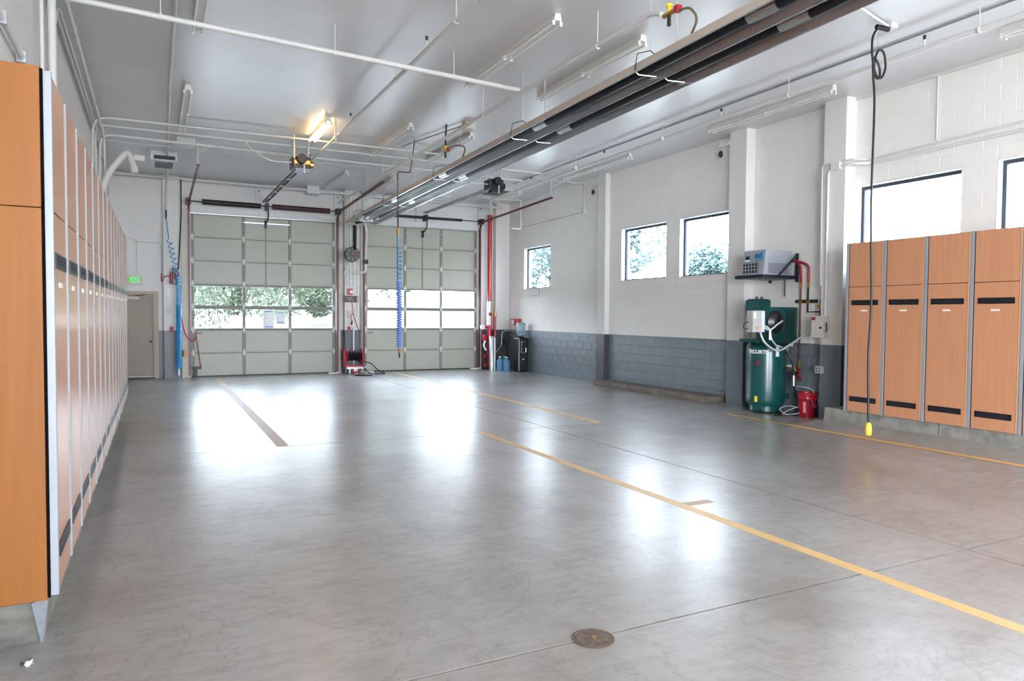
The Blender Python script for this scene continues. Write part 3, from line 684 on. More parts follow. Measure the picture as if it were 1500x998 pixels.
# ------------------------------------------------------------------ radiant heater
ht = T('radiant_heater', 'long twin tube radiant heater hung diagonally across the ceiling', 'heater', (4.98, 11, 4.2))
Y0, Y1 = 2.0, 19.0
def hz(y): return 4.31-.0135*(y-4)
nseg = 6
for side, xo in ((0, 4.6), (1, 4.99)):
    prof = [(0, 0), (.045, .1), (.10, .135), (.28, .135), (.335, .1), (.38, 0)]
    for k in range(nseg):
        ya = Y0+k*(Y1-Y0)/nseg; yb = Y0+(k+1)*(Y1-Y0)/nseg+.03; e = .002*(k % 2)
        mb = MB()
        for thick in (0, 1):
            pass
        P0 = [(xo+px, ya, hz(ya)+pz+e) for px, pz in prof]; P1 = [(xo+px, yb, hz(yb)+pz+e) for px, pz in prof]
        O0 = [(xo+.19+(px-.19)*1.03, ya, hz(ya)+pz*1.04+e+.002) for px, pz in prof]; O1 = [(xo+.19+(px-.19)*1.03, yb, hz(yb)+pz*1.04+e+.002) for px, pz in prof]
        for i in range(5): mb.quad(P0[i], P0[i+1], P1[i+1], P1[i])
        mb.build('reflector', REFL, ht)
        mb = MB()
        for i in range(5): mb.quad(O0[i], O1[i], O1[i+1], O0[i+1])
        mb.build('reflector_cover', HEATB, ht)
    for xx in (xo, xo+.38):
        MB().tube([(xx, Y0, hz(Y0)), (xx, Y1, hz(Y1))], .009, 6).build('edge_rail', CHROME, ht)
    xc = xo+.15
    cuts = [Y0, 4.75, 8.7, 12.3, 15.2, Y1-1.1]
    for a, b in zip(cuts, cuts[1:]):
        q = MB().tube([(xc, a, hz(a)+.05), (xc, b-.3, hz(b-.3)+.04)], .058, 14).build('burner_tube', TUBEB, ht, True)
        MB().tube([(xc, b-.32, hz(b)+.045), (xc, b+.02, hz(b)+.045)], .061, 14).build('coupling', CHROME, q, True)
MB().tube(fillet([(4.75, Y1-1.2, hz(Y1)+.05), (4.75, Y1-.7, hz(Y1)+.05), (5.14, Y1-.7, hz(Y1)+.05), (5.14, Y1-1.2, hz(Y1)+.05)], .18, 6), .055, 12).build('return_bend', CHROME, ht, True)
MB().box((4.6, Y0+(Y1-Y0), hz(Y1)-.02), (5.37, Y1+.02, hz(Y1)+.13)).build('end_cap', HEATB, ht)
for y in (3.4, 6.25, 9.2, 12.4, 15.6, 18.2):
    z = hz(y)
    for xo in (4.6, 4.99):
        MB().tube([(xo, y, z+.01), (xo+.05, y, z-.02), (xo+.24, y-.05, z-.025), (xo+.28, y+.1, z+.0), (xo+.38, y, z+.01)], .0065, 6).build('wire_hanger', GALV, ht)
    MB().tube([(4.6, y, z+.02), (4.63, y, z+.2), (4.8, y, z+.26), (4.98, y, z+.17), (5.16, y, z+.26), (5.34, y, z+.2), (5.37, y, z+.02)], .006, 5).build('wire_hanger', DARKM, ht)
    for xx in (4.8, 5.16):
        mb = MB(); zz = z+.26; i = 0
        while zz < ZC-.02:
            o_ = .008
            if i % 2: mb.tube([(xx-o_, y, zz), (xx-o_, y, zz+.035), (xx+o_, y, zz+.035), (xx+o_, y, zz), (xx-o_, y, zz)], .003, 4)
            else: mb.tube([(xx, y-o_, zz), (xx, y-o_, zz+.035), (xx, y+o_, zz+.035), (xx, y+o_, zz), (xx, y-o_, zz)], .003, 4)
            zz += .028; i += 1
        mb.build('chain', WHITEP, ht)
def valve(x, y, z, label, pts):
    t = T('gas_valve', label, 'valve', (x, y, z))
    MB().tube([(x, y-.14, z), (x, y+.08, z)], .024, 10).build('valve_body', BRASS, t, True)
    MB().lathe((x, y, z), [(.02, 0), (.02, .06), (.035, .07), (.035, .09)], 10).build('cap', YELLOW, t, True)
    MB().tube([(x, y, z), (x, y, z-.12)], .02, 8).build('drip_leg', DARKM, t)
    MB().box((x-.03, y-.16, z-.03), (x+.03, y-.1, z+.03)).build('union', RED, t)
    MB().tube(curve(pts), .013, 8).build('gas_hose', mat('yellow_grey_hose', (120, 110, 84), .4, .3), t, True)
valve(4.62, 5.72, 4.7, 'brass gas valve with yellow cap feeding the heater near the ceiling', [(4.62, 5.56, 4.68), (4.63, 5.42, 4.64), (4.66, 5.36, 4.52), (4.7, 5.5, 4.4)])
valve(4.7, 12.0, 4.62, 'dark gas valve with yellow cap halfway along the heater', [(4.7, 11.84, 4.62), (4.74, 11.6, 4.64), (4.8, 11.35, 4.55), (4.8, 11.5, 4.36)])
tag(MB().tube(curve([(4.72, 12.0, 5.1), (4.71, 12.02, 4.9), (4.7, 12.0, 4.65)]), .016, 8).build('flex_cable', BLACK, None, True), 'black flexible cable dropping to the middle gas valve', 'cable')
tag(MB().tube(curve([(4.85, 3.9, 4.46), (4.86, 3.92, 4.8), (4.84, 3.85, ZC)]), .012, 8).build('flex_cable', BLACK, None, True), 'black cable rising from the heater at the top edge of the photo', 'cable')
bl = T('burner_blower', 'dark duct elbow and white flue pipe below the far end of the heater', 'blower', (4.95, 19.3, 4.0))
MB().tube(fillet([(4.9, 18.9, hz(19)+.05), (4.9, 19.2, 4.15), (5.0, 19.62, 3.5)], .1), .05, 12).build('black_duct', BLACK, bl, True)
MB().tube([(4.93, 19.34, 4.0), (4.98, 19.55, 3.62)], .052, 12).build('silver_sleeve', GALV, bl, True)
MB().tube(fillet([(5.1, 18.9, hz(19)+.03), (5.33, 19.6, 3.98), (5.33, 19.7, 3.2), (5.33, 19.7, 2.87), (5.0, 19.8, 2.85)], .08), .035, 12).build('white_flue', WHITEP, bl, True)
MB().box((5.27, 19.64, 3.1), (5.39, 19.76, 3.22)).build('clamp', BLACK, bl)
wl = T('exhaust_reel', 'round black exhaust reel wheel high on the pier between the doors', 'reel', (4.95, 19.75, 3.35))
MB().lathe((4.95, 19.62, 3.35), [(.2, 0), (.21, .02), (.21, .16), (.2, .18)], 28, 'Y').build('wheel', BLACKG, wl, True)
MB().lathe((4.95, 19.58, 3.35), [(.035, 0), (.035, .05)], 14, 'Y').build('hub', RED, wl)
for k in range(8):
    a = k*math.pi/4; MB().lathe((4.95+.15*math.cos(a), 19.6, 3.35+.15*math.sin(a)), [(.015, 0), (.015, .02)], 8, 'Y').build('rim_bolt', STEELW, wl)
MB().tube([(4.95, 19.8, 3.35), (4.95, 20.2, 3.35)], .04, 8).build('axle', DARKM, wl)
MB().tube([(4.85, 19.75, 3.15), (4.83, 20.15, 2.85)], .015, 6).build('bracket', WHITEP, wl)

# ------------------------------------------------------------------ door openers
def opener(x, y, z, label, warm):
    t = T('door_opener', label, 'opener', (x, y, z))
    MB().box((x-.2, y, z-.12), (x+.16, y+.35, z+.12), .02).build('motor_case', BLACKG, t)
    MB().lathe((x-.03, y-.12, z+.06), [(.09, 0), (.1, .02), (.1, .14), (.08, .16)], 16, 'Y').build('motor', DARKM, t, True)
    MB().lathe((x+.14, y+.1, z-.02), [(.07, 0), (.08, .03), (.08, .08)], 14, 'X').build('gear', BRASS if warm else DARKM, t, True)
    MB().box((x-.16, y-.015, z-.03), (x+.15, y, z+.04)).build('plate', BRASS if warm else DARKM, t)
    MB().box((x-.14, y-.02, z-.19), (x+.14, y+.2, z-.12)).build('tray', mat('opener_blue', (120, 136, 168), .4) if warm else DARKM, t)
    MB().tube([(x+.02, y-.03, z-.22), (x+.02, y-.03, z+.02)], .018, 8).build('lever', BEIGEM, t)
    for dx in (-.05, .05):
        MB().box((x+dx-.012, y+.3, z-.06), (x+dx+.012, 20.2, z-.02)).build('rail', DARKM if warm else GALV, t)
    MB().tube([(x, y+.3, z-.03), (x, 20.2, z-.05)], .01, 6).build('chain', DARKM, t)
    for k in range(5):
        yy = y+.7+k*.95; MB().box((x-.06, yy, z-.065), (x+.06, yy+.05, z-.055)).build('spacer', GALV, t)
    for dx, dy in ((-.16, .05), (.12, .05), (-.16, .3)):
        MB().tube([(x+dx, y+dy, z+.1), (x+dx, y+dy, ZC)], .02, 8).build('hanger', WHITEP, t)
    MB().tube(curve([(x-.2, y+.1, z), (x-.6, y+.2, z+.02), (x-.95, y+.2, z+.2), (x-1.1, y+.1, ZC-.1)]), .012, 6).build('cable', WHITEP, t, True)
opener(2.72, 14.8, 4.74, 'black motor opener with brass parts hung over the left bay', True)
opener(7.27, 15.2, 4.77, 'black motor opener hung over the right bay behind the heater', False)

# ------------------------------------------------------------------ hoses and cords
t = T('coiled_hose', 'bright blue coiled air hose hanging at the left pilaster', 'hose', (.56, 19.7, 0))
top = curve([(.31, 20.0, 4.1), (.33, 19.9, 3.9), (.36, 19.8, 3.55)]); MB().tube([(.31, 20.0, 4.28), (.31, 20.0, 4.05)], .02, 8).build('fitting', BLACK, t)
hp = list(top)
for a, b, pt in (((.37, 19.8, 3.5), (.52, 19.75, 2.8), .13), ((.52, 19.75, 2.8), (.58, 19.7, 2.4), .075), ((.58, 19.7, 2.4), (.57, 19.7, 1.9), .05)): hp += helix(a, b, .055, pt, 10)
MB().tube(hp, .012, 6).build('loose_coil', BLUEH, t, True)
MB().tube(helix((.57, 19.7, 1.9), (.56, 19.7, .3), .052, .0265, 12), .0128, 6).build('tight_coil', BLUEH, t, True)
MB().tube([(.57, 19.7, 2.6), (.56, 19.7, .25)], .034, 8).build('core_hose', mat('pale_blue_hose', (120, 190, 226), .3), t, True)
MB().tube([(.56, 19.7, .25), (.56, 19.7, .12)], .035, 10).build('coupler', GALV, t, True); MB().tube([(.56, 19.7, .12), (.56, 19.7, .07)], .025, 8).build('tip', BLUED, t)
t = T('coiled_hose', 'blue to violet coiled hose hanging mid room before the right door', 'hose', (4.49, 14, 1))
MB().tube([(4.45, 14, 3.8), (4.46, 14, 3.45)], .016, 8).build('hanging_cable', BLACK, t); MB().tube([(4.46, 14, 3.45), (4.47, 14, 3.32)], .022, 8).build('fitting', BRASS, t)
hp = [Vector((4.48, 14, 3.32)), Vector((4.49, 14, 3.05))]+helix((4.49, 14, 3.0), (4.48, 14, 2.35), .05, .085, 10)
MB().tube(hp, .011, 6).build('loose_coil', BLUEH, t, True)
MB().tube(helix((4.485, 14, 2.35), (4.49, 14, 1.02), .05, .052, 10), .013, 6).build('tight_coil', BLUED, t, True)
MB().tube([(4.44, 14, 3.45), (4.45, 14, 2.4)], .008, 6).build('drop_wire', BLACK, t); MB().tube([(4.485, 14, 2.35), (4.49, 14, .98)], .034, 8).build('inner_cable', mat('violet_cord', (124, 148, 214), .4), t)
MB().tube([(4.49, 14, 1.02), (4.49, 14, .9)], .03, 10).build('coupler', BRASS, t); MB().tube([(4.49, 14, .9), (4.49, 14, .8)], .018, 8).build('nozzle', DARKM, t)
t = T('power_cord', 'black power cord hanging from the ceiling with a yellow connector', 'cord', (7.7, 5.7, .3))
MB().box((7.86, 5.62, ZC-.05), (7.98, 5.72, ZC)).build('ceiling_box', STEELW, t); MB().tube([(7.7, 5.7, ZC-.06), (7.88, 5.67, ZC-.07)], .03, 10).build('cord_grip', DARKM, t)
cp = curve([(7.72, 5.7, 5.13), (7.64, 5.7, 5.0), (7.64, 5.7, 4.8), (7.7, 5.7, 4.6), (7.8, 5.7, 4.55), (7.88, 5.7, 4.68), (7.85, 5.7, 4.85), (7.75, 5.7, 4.87), (7.68, 5.7, 4.72), (7.72, 5.71, 4.56), (7.79, 5.71, 4.56), (7.8, 5.72, 4.68), (7.72, 5.72, 4.78), (7.67, 5.71, 4.74), (7.68, 5.71, 4.55), (7.7, 5.7, 4.2), (7.685, 5.7, 3.0), (7.73, 5.7, 1.9), (7.7, 5.7, 1.2), (7.73, 5.7, .42)], 6)
MB().tube(cp, .0135, 8).build('cord', BLACK, t, True)
MB().tube([(7.74, 5.7, 5.1), (7.72, 5.7, 4.85)], .003, 5).build('support_wire', GALV, t)
MB().lathe((7.735, 5.7, .26), [(.032, 0), (.038, .05), (.034, .12), (.02, .15)], 14).build('yellow_connector', YELLOW, t, True)
pipe('conduit', 'white conduit from the heater to the cord box on the ceiling', [(5.6, 5.1, 5.17), (7.86, 5.67, 5.17)], .016)

# ------------------------------------------------------------------ left pilaster equipment
t = T('exit_sign', 'lit green EXIT sign over the taupe door', 'exit sign', (-.42, 20.38, 2.4))
MB().box((-.58, 20.38, 2.41), (-.24, YB, 2.63), .005).build('housing', BEIGEM, t)
MB().box((-.53, 20.374, 2.44), (-.29, 20.38, 2.6)).build('face', mat('exit_face', (190, 210, 190), .5, emit=.12), t)
text_mesh('lettering', 'EXIT', .15, EXITG, (-.41, 20.37, 2.52), (1, 0, 0), (0, 0, 1), t, bold=True)
pipe('wall_conduit', 'conduit over the exit sign', [(-.36, 20.41, 2.65), (-.36, 20.41, 3.5), (.2, 20.41, 3.48), (.2, 20.41, 2.72)], .012, fil=.04)
pipe('wall_conduit', 'curved conduit joining the exit sign conduit from the lockers', [(-.95, 20.41, 3.62), (-.6, 20.41, 3.62), (-.33, 20.41, 3.5)], .012, fil=.1)
t = T('hose_reel', 'small dark red reel on the pilaster behind the blue hose', 'reel', (.47, 20.15, 2.6))
MB().lathe((.48, 20.08, 2.62), [(.1, 0), (.12, .02), (.12, .1), (.1, .12)], 22, 'X').build('drum', REDR, t, True)
MB().box((.45, 20.0, 2.42), (.56, 20.2, 2.84), .01).build('bracket', BLACKG, t)
MB().box((.38, 20.06, 2.44), (.47, 20.2, 2.72), .02).build('cover', REDR, t)
MB().tube(curve([(.4, 20.1, 2.62), (.28, 20.15, 2.62), (.2, 20.35, 2.5), (.2, 20.4, 2.7)]), .014, 6).build('feed_hose', REDR, t, True)
tag(MB().tube([(.66, 20.1, 5.1), (.66, 20.15, 4.2), (.58, 20.1, 2.8)], .016, 6).build('drop_cable', BLACK, None, True), 'black cable falling down the left pilaster to the red reel', 'cable')
tag(MB().box((.3, 20.16, 2.1), (.4, 20.2, 2.3)).build('outlet_box', STEELW), 'white outlet box on the left pilaster below the red reel', 'outlet')
tag(MB().box((.33, 20.15, 1.65), (.43, 20.2, 1.85)).build('button_box', BEIGEM), 'door button box on the left pilaster', 'control box')
tag(MB().box((.37, 20.13, 1.2), (.46, 20.2, 1.34)).build('junction_box', REDR), 'dark red box on the left pilaster above the dado line', 'box')
t = T('door_sensor', 'orange photo eye on the jamb of the left overhead door', 'sensor', (.72, 20.33, .6)); MB().box((.62, 20.25, .56), (.7, 20.36, .72)).build('bracket', BLACK, t); MB().box((.68, 20.28, .55), (.76, 20.34, .7)).build('eye', ORANGE, t)
tag(MB().tube(curve([(.6, 20.15, 2.1), (.62, 20.15, 1.75), (.72, 20.2, 1.2), (.86, 20.25, .98), (.97, 20.3, 1.0), (1.0, 20.36, 1.2)]), .014, 6).build('red_cable', RED, None, True), 'red cable sagging from the left pilaster to the door edge', 'cable')
tag(MB().tube(helix((1.0, 20.38, 1.1), (1.1, 20.35, .26), .018, .03, 6), .005, 5).build('coil_cord', REDR, None, True), 'thin red coil cord hanging at the left door edge', 'cord')
t = T('pull_latch', 'black latch plate at the foot of the left overhead door', 'latch', (.96, 20.38, .15)); MB().box((.86, 20.33, .22), (1.12, 20.4, .28)).build('plate', BLACK, t); MB().box((.94, 20.34, .0), (1.02, 20.4, .22)).build('stand', BLACK, t)

# ------------------------------------------------------------------ pier equipment
for i, x in enumerate((4.92, 5.0, 5.1, 5.22)):
    pipe('pier_conduit', 'vertical conduit on the pier between the doors, %s from the left' % ORD[i], [(x, 20.17, 2.5 if i != 3 else 1.6), (x, 20.17, 5.0)], .014)
pipe('pier_conduit', 'white conduit on the pier dado behind the floor reel', [(5.1, 20.14, 0), (5.1, 20.14, 1.3)], .028)
t = T('fire_strobe', 'red fire alarm strobe on the pier between the doors', 'alarm', (5.0, 20.17, 2.33)); MB().box((4.93, 20.14, 2.24), (5.08, 20.2, 2.42), .01).build('base', RED, t); MB().box((5.0, 20.12, 2.29), (5.07, 20.14, 2.36)).build('lens', PAPER, t)
t = T('warning_sign', 'dark sign panel with diagonal stripes on the pier', 'sign', (5.04, 20.18, 2.1)); MB().box((4.83, 20.17, 2.04), (5.25, 20.2, 2.2)).build('panel', mat('sign_maroon', (92, 72, 78), .5), t)
MB().box((4.82, 20.165, 2.19), (5.26, 20.172, 2.21)).build('edge', BLACK, t); MB().box((4.82, 20.165, 2.03), (5.26, 20.172, 2.05)).build('edge', BLACK, t)
for k in range(3): MB().hexa([(4.98+k*.05, 20.164, 2.06), (4.99+k*.05, 20.164, 2.06), (4.99+k*.05, 20.17, 2.06), (4.98+k*.05, 20.17, 2.06), (4.93+k*.05, 20.164, 2.18), (4.94+k*.05, 20.164, 2.18), (4.94+k*.05, 20.17, 2.18), (4.93+k*.05, 20.17, 2.18)]).build('stripe', BEIGEM, t)
MB().box((5.21, 20.163, 2.06), (5.245, 20.17, 2.18)).build('red_end', RED, t)
tag(MB().box((4.93, 20.14, 1.58), (5.03, 20.2, 1.78)).build('button_box', BEIGEM), 'door button box on the pier between the doors', 'control box')
tag(MB().box((4.94, 20.14, 1.2), (5.02, 20.2, 1.34)).build('junction_box', REDR), 'dark red box on the pier above the dado line', 'box')
tag(MB().tube(curve([(5.05, 20.12, 2.02), (5.08, 20.1, 1.75), (5.02, 20.1, 1.62), (5.05, 20.1, 1.48)]), .012, 6).build('dangling_cable', RED, None, True), 'short red cord hooked under the striped pier sign', 'cord')
tag(MB().tube(curve([(5.08, 20.1, 1.72), (5.16, 20.1, 1.45), (5.28, 20.2, 1.22), (5.42, 20.3, 1.2)]), .012, 6).build('red_cable', REDR, None, True), 'thin red cable drooping from the pier to the right door', 'cable')
t = T('plug_end', 'black plug hanging on the pier cord', 'plug', (5.04, 20.1, 1.4)); MB().tube([(5.05, 20.1, 1.5), (5.03, 20.1, 1.38)], .025, 8).build('plug', BLACK, t)
hr = T('floor_hose_reel', 'red framed hose reel wound with black hose at the pier foot', 'hose reel', (5.06, 19.95, 0))
for sx in (4.8, 5.3):
    mb = MB(); y = 19.95
    mb.hexa([(sx-.02, y-.17, .24), (sx+.02, y-.17, .24), (sx+.02, y+.17, .24), (sx-.02, y+.17, .24), (sx-.02, y-.05, .7), (sx+.02, y-.05, .7), (sx+.02, y+.05, .7), (sx-.02, y+.05, .7)])
    mb.build('side_plate', RED, hr)
    MB().lathe((sx+(.03 if sx < 5 else -.05), y, .52), [(.2, 0), (.21, .01), (.2, .02)], 24, 'X').build('flange', RED, hr, True)
MB().box((4.8, 19.8, .2), (5.32, 20.1, .25)).build('base_pan', RED, hr)
hd = MB().lathe((4.85, 19.95, .52), [(.1, 0), (.11, .02), (.11, .38), (.1, .4)], 20, 'X').build('hose_drum', BLACK, hr, True)
for k in range(9): MB().lathe((4.88+k*.042, 19.95, .52), [(.13, 0), (.15, .02), (.13, .04)], 18, 'X').build('hose_turn', BLACK, hd, True)
MB().box((4.84, 19.84, .15), (5.38, 20.06, .2)).build('shelf', GALV, hr); MB().box((5.0, 19.92, 0), (5.06, 19.98, .15)).build('post', REDR, hr); MB().box((4.95, 20.05, .0), (5.2, 20.15, .2)).build('wall_bracket', GALV, hr)
MB().tube(curve([(5.1, 19.8, .4), (5.2, 19.6, .28), (5.3, 19.4, .1), (5.38, 19.2, .02), (5.3, 19.05, .02), (5.1, 19.1, .02), (4.9, 19.2, .02)]), .017, 8).build('loose_hose', BLACK, hr, True)
MB().tube(curve([(5.25, 19.9, .35), (5.5, 19.8, .3), (5.68, 19.7, .12), (5.85, 19.6, .02), (5.75, 19.5, .02), (5.5, 19.45, .02)]), .015, 8).build('loose_hose', BLACK, hr, True)
MB().tube(curve([(5.3, 20.0, .3), (5.25, 19.9, .12), (5.12, 19.8, .05), (5.0, 19.75, .03)]), .02, 8).build('red_hose', REDR, hr, True)
for i, (x, y) in enumerate(((4.55, 20.3), (5.6, 20.3), (8.95, 20.35))):
    tag(MB().box((x-.13, y-.06, 0), (x+.13, y+.06, .03)).build('door_stop_block', PAPER), 'small white block on the floor at the %s' % ['right end of the left door', 'left end of the right door', 'right end of the right door'][i], 'block')
tag(MB().tube([(5.4, 20.3, .3), (5.4, 20.3, 1.9)], .02, 8).build('bracket_strip', GALV, None, True), 'galvanised strip with green tags beside the right door track', 'bracket')

# ------------------------------------------------------------------ right corner: standpipe, cooler
sp_ = T('standpipe', 'tall red fire standpipe with valves by the right door', 'standpipe', (9.32, 20.0, 0))
MB().tube([(9.32, 20.02, .1), (9.32, 20.02, 4.78)], .068, 16).build('riser', RED, sp_, True)
for z in (4.6, 4.72): MB().lathe((9.32, 20.02, z), [(.09, 0), (.09, .05)], 16).build('collar', RED, sp_, True)
MB().tube([(9.31, 20.02, 1.38), (9.31, 20.02, 2.12)], .071, 16).build('white_band', PAPER, sp_, True)
MB().lathe((9.32, 19.93, 1.72), [(.05, 0), (.06, .03), (.06, .1)], 12, 'Y').build('valve_wheel', RED, sp_, True)
MB().tube([(9.5, 20.0, .2), (9.5, 20.0, 1.66)], .04, 12).build('side_pipe', RED, sp_, True)
MB().lathe((9.5, 20.0, 1.66), [(.05, 0), (.06, .04), (.035, .1), (.02, .2)], 12).build('brass_valve', BRASS, sp_, True)
MB().tube([(9.05, 20.02, 1.32), (9.32, 20.02, 1.32)], .045, 10).build('tee', RED, sp_, True); MB().lathe((9.08, 19.96, 1.32), [(.07, 0), (.07, .08)], 12, 'Y').build('gauge', PAPER, sp_)
MB().box((9.12, 20.0, .9), (9.22, 20.1, 1.08)).build('tamper_switch', RED, sp_); MB().tube(curve([(9.17, 20.0, .9), (9.13, 20.0, .75), (9.2, 20.0, .6)]), .03, 8).build('white_fitting', PAPER, sp_, True)
for z in (.1, .38): MB().box((9.16, 20.0, z), (9.28, 20.08, z+.08)).build('outlet_cap', RED, sp_)
MB().tube(curve([(9.1, 20.05, .8), (9.3, 19.95, .55), (9.4, 20.0, .48), (9.6, 20.1, .7)]), .008, 6).build('thin_hose', BLACK, sp_, True)
bo = T('guard_post', 'galvanised guard post standing in front of the red standpipe', 'bollard', (9.27, 19.72, 0))
MB().lathe((9.27, 19.72, 0), [(.085, 0), (.085, 1.03), (.078, 1.04)], 18).build('post', GALV, bo, True)
for dx in (-.055, .055): MB().box((9.27+dx-.02, 19.62, 0), (9.27+dx+.02, 19.66, 1.0)).build('rib', PAPER, bo)
hs = T('horn_strobe', 'red and white alarm horn on the right wall above the water cooler', 'alarm', (10.03, 19.6, 1.4)); MB().box((9.97, 19.35, 1.38), (10.09, 19.85, 1.58), .01).build('case', RED, hs); MB().box((9.955, 19.62, 1.4), (9.97, 19.78, 1.55)).build('lens', PAPER, hs)
wc = T('water_cooler', 'black floor standing water cooler with a clear blue bottle on top', 'water cooler', (9.83, 18.95, 0))
MB().box((9.7, 18.77, 0), (10.02, 19.1, 1.02), .04).build('cabinet', BLACKG, wc)
MB().box((9.77, 18.757, .55), (9.95, 18.772, .92), .006).build('tap_recess', BLACK, wc)
mb = MB(); mb.tube(fillet([(9.94, 18.75, .72), (9.94, 18.75, .57), (9.79, 18.75, .57), (9.79, 18.75, .91), (9.91, 18.75, .91)], .03), .009, 6); mb.build('recess_trim', CHROME, wc)
MB().box((9.83, 18.75, .36), (9.89, 18.77, .39)).build('badge', STEELW, wc)
MB().lathe((9.86, 18.93, 1.0), [(.11, 0), (.14, .03), (.1, .06)], 20).build('bottle_collar', BLACKG, wc, True)
MB().lathe((9.86, 18.93, 1.04), [(.05, 0), (.08, .04), (.13, .09), (.14, .14), (.13, .2), (.14, .24), (.14, .38), (.12, .43), (.02, .44)], 24).build('bottle', WATERB, wc, True)
for i, (x, y, lb) in enumerate(((9.42, 19.45, 'blue water bottle on the floor, farthest left of the cooler'), (9.52, 19.2, 'blue water bottle on the floor, touching the cooler'), (9.6, 19.5, 'blue water bottle standing behind the other two'))):
    t = T('water_bottle', lb, 'bottle', (x, y, 0), 'water bottles beside the cooler')
    MB().lathe((x, y, 0), [(.1, 0), (.105, .03), (.1, .1), (.105, .12), (.1, .22), (.105, .25), (.09, .32), (.035, .37), (.03, .41)], 20).build('body', WATERD, t, True)
    MB().lathe((x, y, .4), [(.034, 0), (.034, .03)], 12).build('cap', PAPER, t)
    if i == 2: t.location.z += .0
t = T('fold_down_rail', 'grey bent pipe rail with a foot bar in the far right corner', 'rail', (9.6, 19.9, 0))
mtr = mat('grey_rail', (150, 152, 156), .35, .6)
MB().tube(fillet([(9.36, 20.1, .24), (9.78, 20.1, .74), (9.8, 20.1, 1.15), (9.9, 20.1, 1.2), (9.98, 19.7, 1.2), (9.98, 19.2, 1.2)], .08), .02, 8).build('bent_pipe', mtr, t, True)
MB().box((9.34, 20.05, .2), (9.85, 20.12, .25)).build('foot_bar', mtr, t); MB().box((9.36, 20.06, 0), (9.39, 20.1, .2)).build('leg', mtr, t)
MB().box((9.79, 20.03, .76), (9.87, 20.1, .96), .01).build('handset', BLACK, t); MB().tube(curve([(9.83, 20.05, .76), (9.8, 20.03, .6), (9.74, 20.05, .55), (9.72, 20.08, .75)]), .008, 6).build('cord', BLACK, t, True)
for (x, y, z, lb) in ((9.86, 10.47, 4.98, 'small speaker on a bracket at the pilaster above the paired windows'), (9.94, 15.08, 4.95, 'small speaker on a bracket at the first pilaster near the far corner')):
    t = T('speaker', lb, 'speaker', (x, y, z)); MB().box((x, y-.1, z-.0), (x+.05, y+.18, z+.07)).build('bracket', STEELW, t)
    MB().tube([(x+.02, y+.14, z), (x+.02, y+.14, z-.08)], .008, 6).build('stem', GALV, t); MB().lathe((x+.02, y+.14, z-.2), [(.01, 0), (.04, .03), (.045, .07), (.03, .12), (.01, .13)], 14).build('head', DARKM, t, True)

# ------------------------------------------------------------------ compressor alcove
cx, cy, R = 9.62, 9.22, .335
cp_ = T('air_compressor', 'teal green upright air compressor in the alcove beside the lockers', 'compressor', (cx, cy, 0))
MB().lathe((cx, cy, 0), [(R*.86, .12), (R*.97, .17), (R, .24), (R, 1.1), (R*.97, 1.17), (R*.84, 1.23), (R*.5, 1.27), (.02, 1.28)], 40).build('tank', GREEN, cp_, True)
MB().lathe((cx, cy, 0), [(R*.8, .03), (R*.8, .14)], 32).build('skirt', GREEN, cp_, True)
for a in (.3, 1.9, 3.5, 5.0):
    MB().box((cx+R*.85*math.cos(a)-.06, cy+R*.85*math.sin(a)-.05, 0), (cx+R*.85*math.cos(a)+.06, cy+R*.85*math.sin(a)+.05, .045)).build('foot', DARKM, cp_)
MB().box((9.16, 8.86, 1.25), (9.95, 9.4, 1.3)).build('top_plate', GREEN, cp_)
MB().box((9.0, 8.8, 1.24), (9.8, 8.86, 1.45)).build('apron', GREEND, cp_)
g1 = MB().box((9.27, 8.84, 1.28), (9.96, 9.02, 1.86), .015).build('belt_guard', GREEN, cp_)
MB().lathe((9.42, 8.835, 1.6), [(.2, 0), (.2, -.03), (.12, -.1), (.03, -.11)], 28, 'Y').build('guard_disc', BLACKG, g1, True)
MB().box((9.66, 8.81, 1.33), (9.86, 8.84, 1.8)).build('guard_panel', GREEND, g1)
p_ = MB().box((9.22, 9.04, 1.7), (9.5, 9.3, 2.0), .03).build('pump_head', GREEND, cp_)
for k in range(7): MB().box((9.21+k*.046, 9.02, 1.74), (9.222+k*.046, 9.32, 1.98)).build('cooling_fin', GREEN, p_)
for x in (9.3, 9.42): MB().lathe((x, 9.15, 2.0), [(.025, 0), (.025, .04)], 10).build('head_bolt', DARKM, p_)
mb_ = MB().box((8.76, 8.7, 1.43), (9.03, 8.84, 1.79), .008).build('control_box', mat('control_grey', (176, 174, 172), .45), cp_)
MB().box((8.95, 8.692, 1.44), (9.022, 8.702, 1.78)).build('light_side', mat('control_light', (206, 206, 208), .45), mb_)
MB().lathe((8.86, 8.7, 1.5), [(.02, 0), (.02, -.02)], 10, 'Y').build('amber_knob', ORANGE, mb_)
MB().box((8.78, 8.692, 1.66), (8.82, 8.7, 1.76)).build('sticker', PAPER, mb_)
cond = mat('grey_flex', (196, 200, 204), .35, .3)
MB().tube(curve([(9.02, 8.74, 1.52), (9.15, 8.7, 1.47), (9.32, 8.7, 1.56), (9.46, 8.72, 1.62)]), .016, 8).build('flex_conduit', cond, cp_, True)
MB().tube(curve([(8.98, 8.76, 1.44), (9.05, 8.7, 1.25), (9.3, 8.66, 1.12), (9.55, 8.62, 1.22), (9.86, 8.55, 1.4), (9.95, 8.35, 1.42), (9.86, 8.28, 1.4)]), .017, 8).build('flex_conduit', cond, cp_, True)
MB().tube(curve([(9.02, 8.74, 1.56), (9.12, 8.68, 1.48), (9.15, 8.66, 1.32), (9.28, 8.66, 1.2), (9.44, 8.7, 1.18)]), .013, 8).build('flex_conduit', cond, cp_, True)
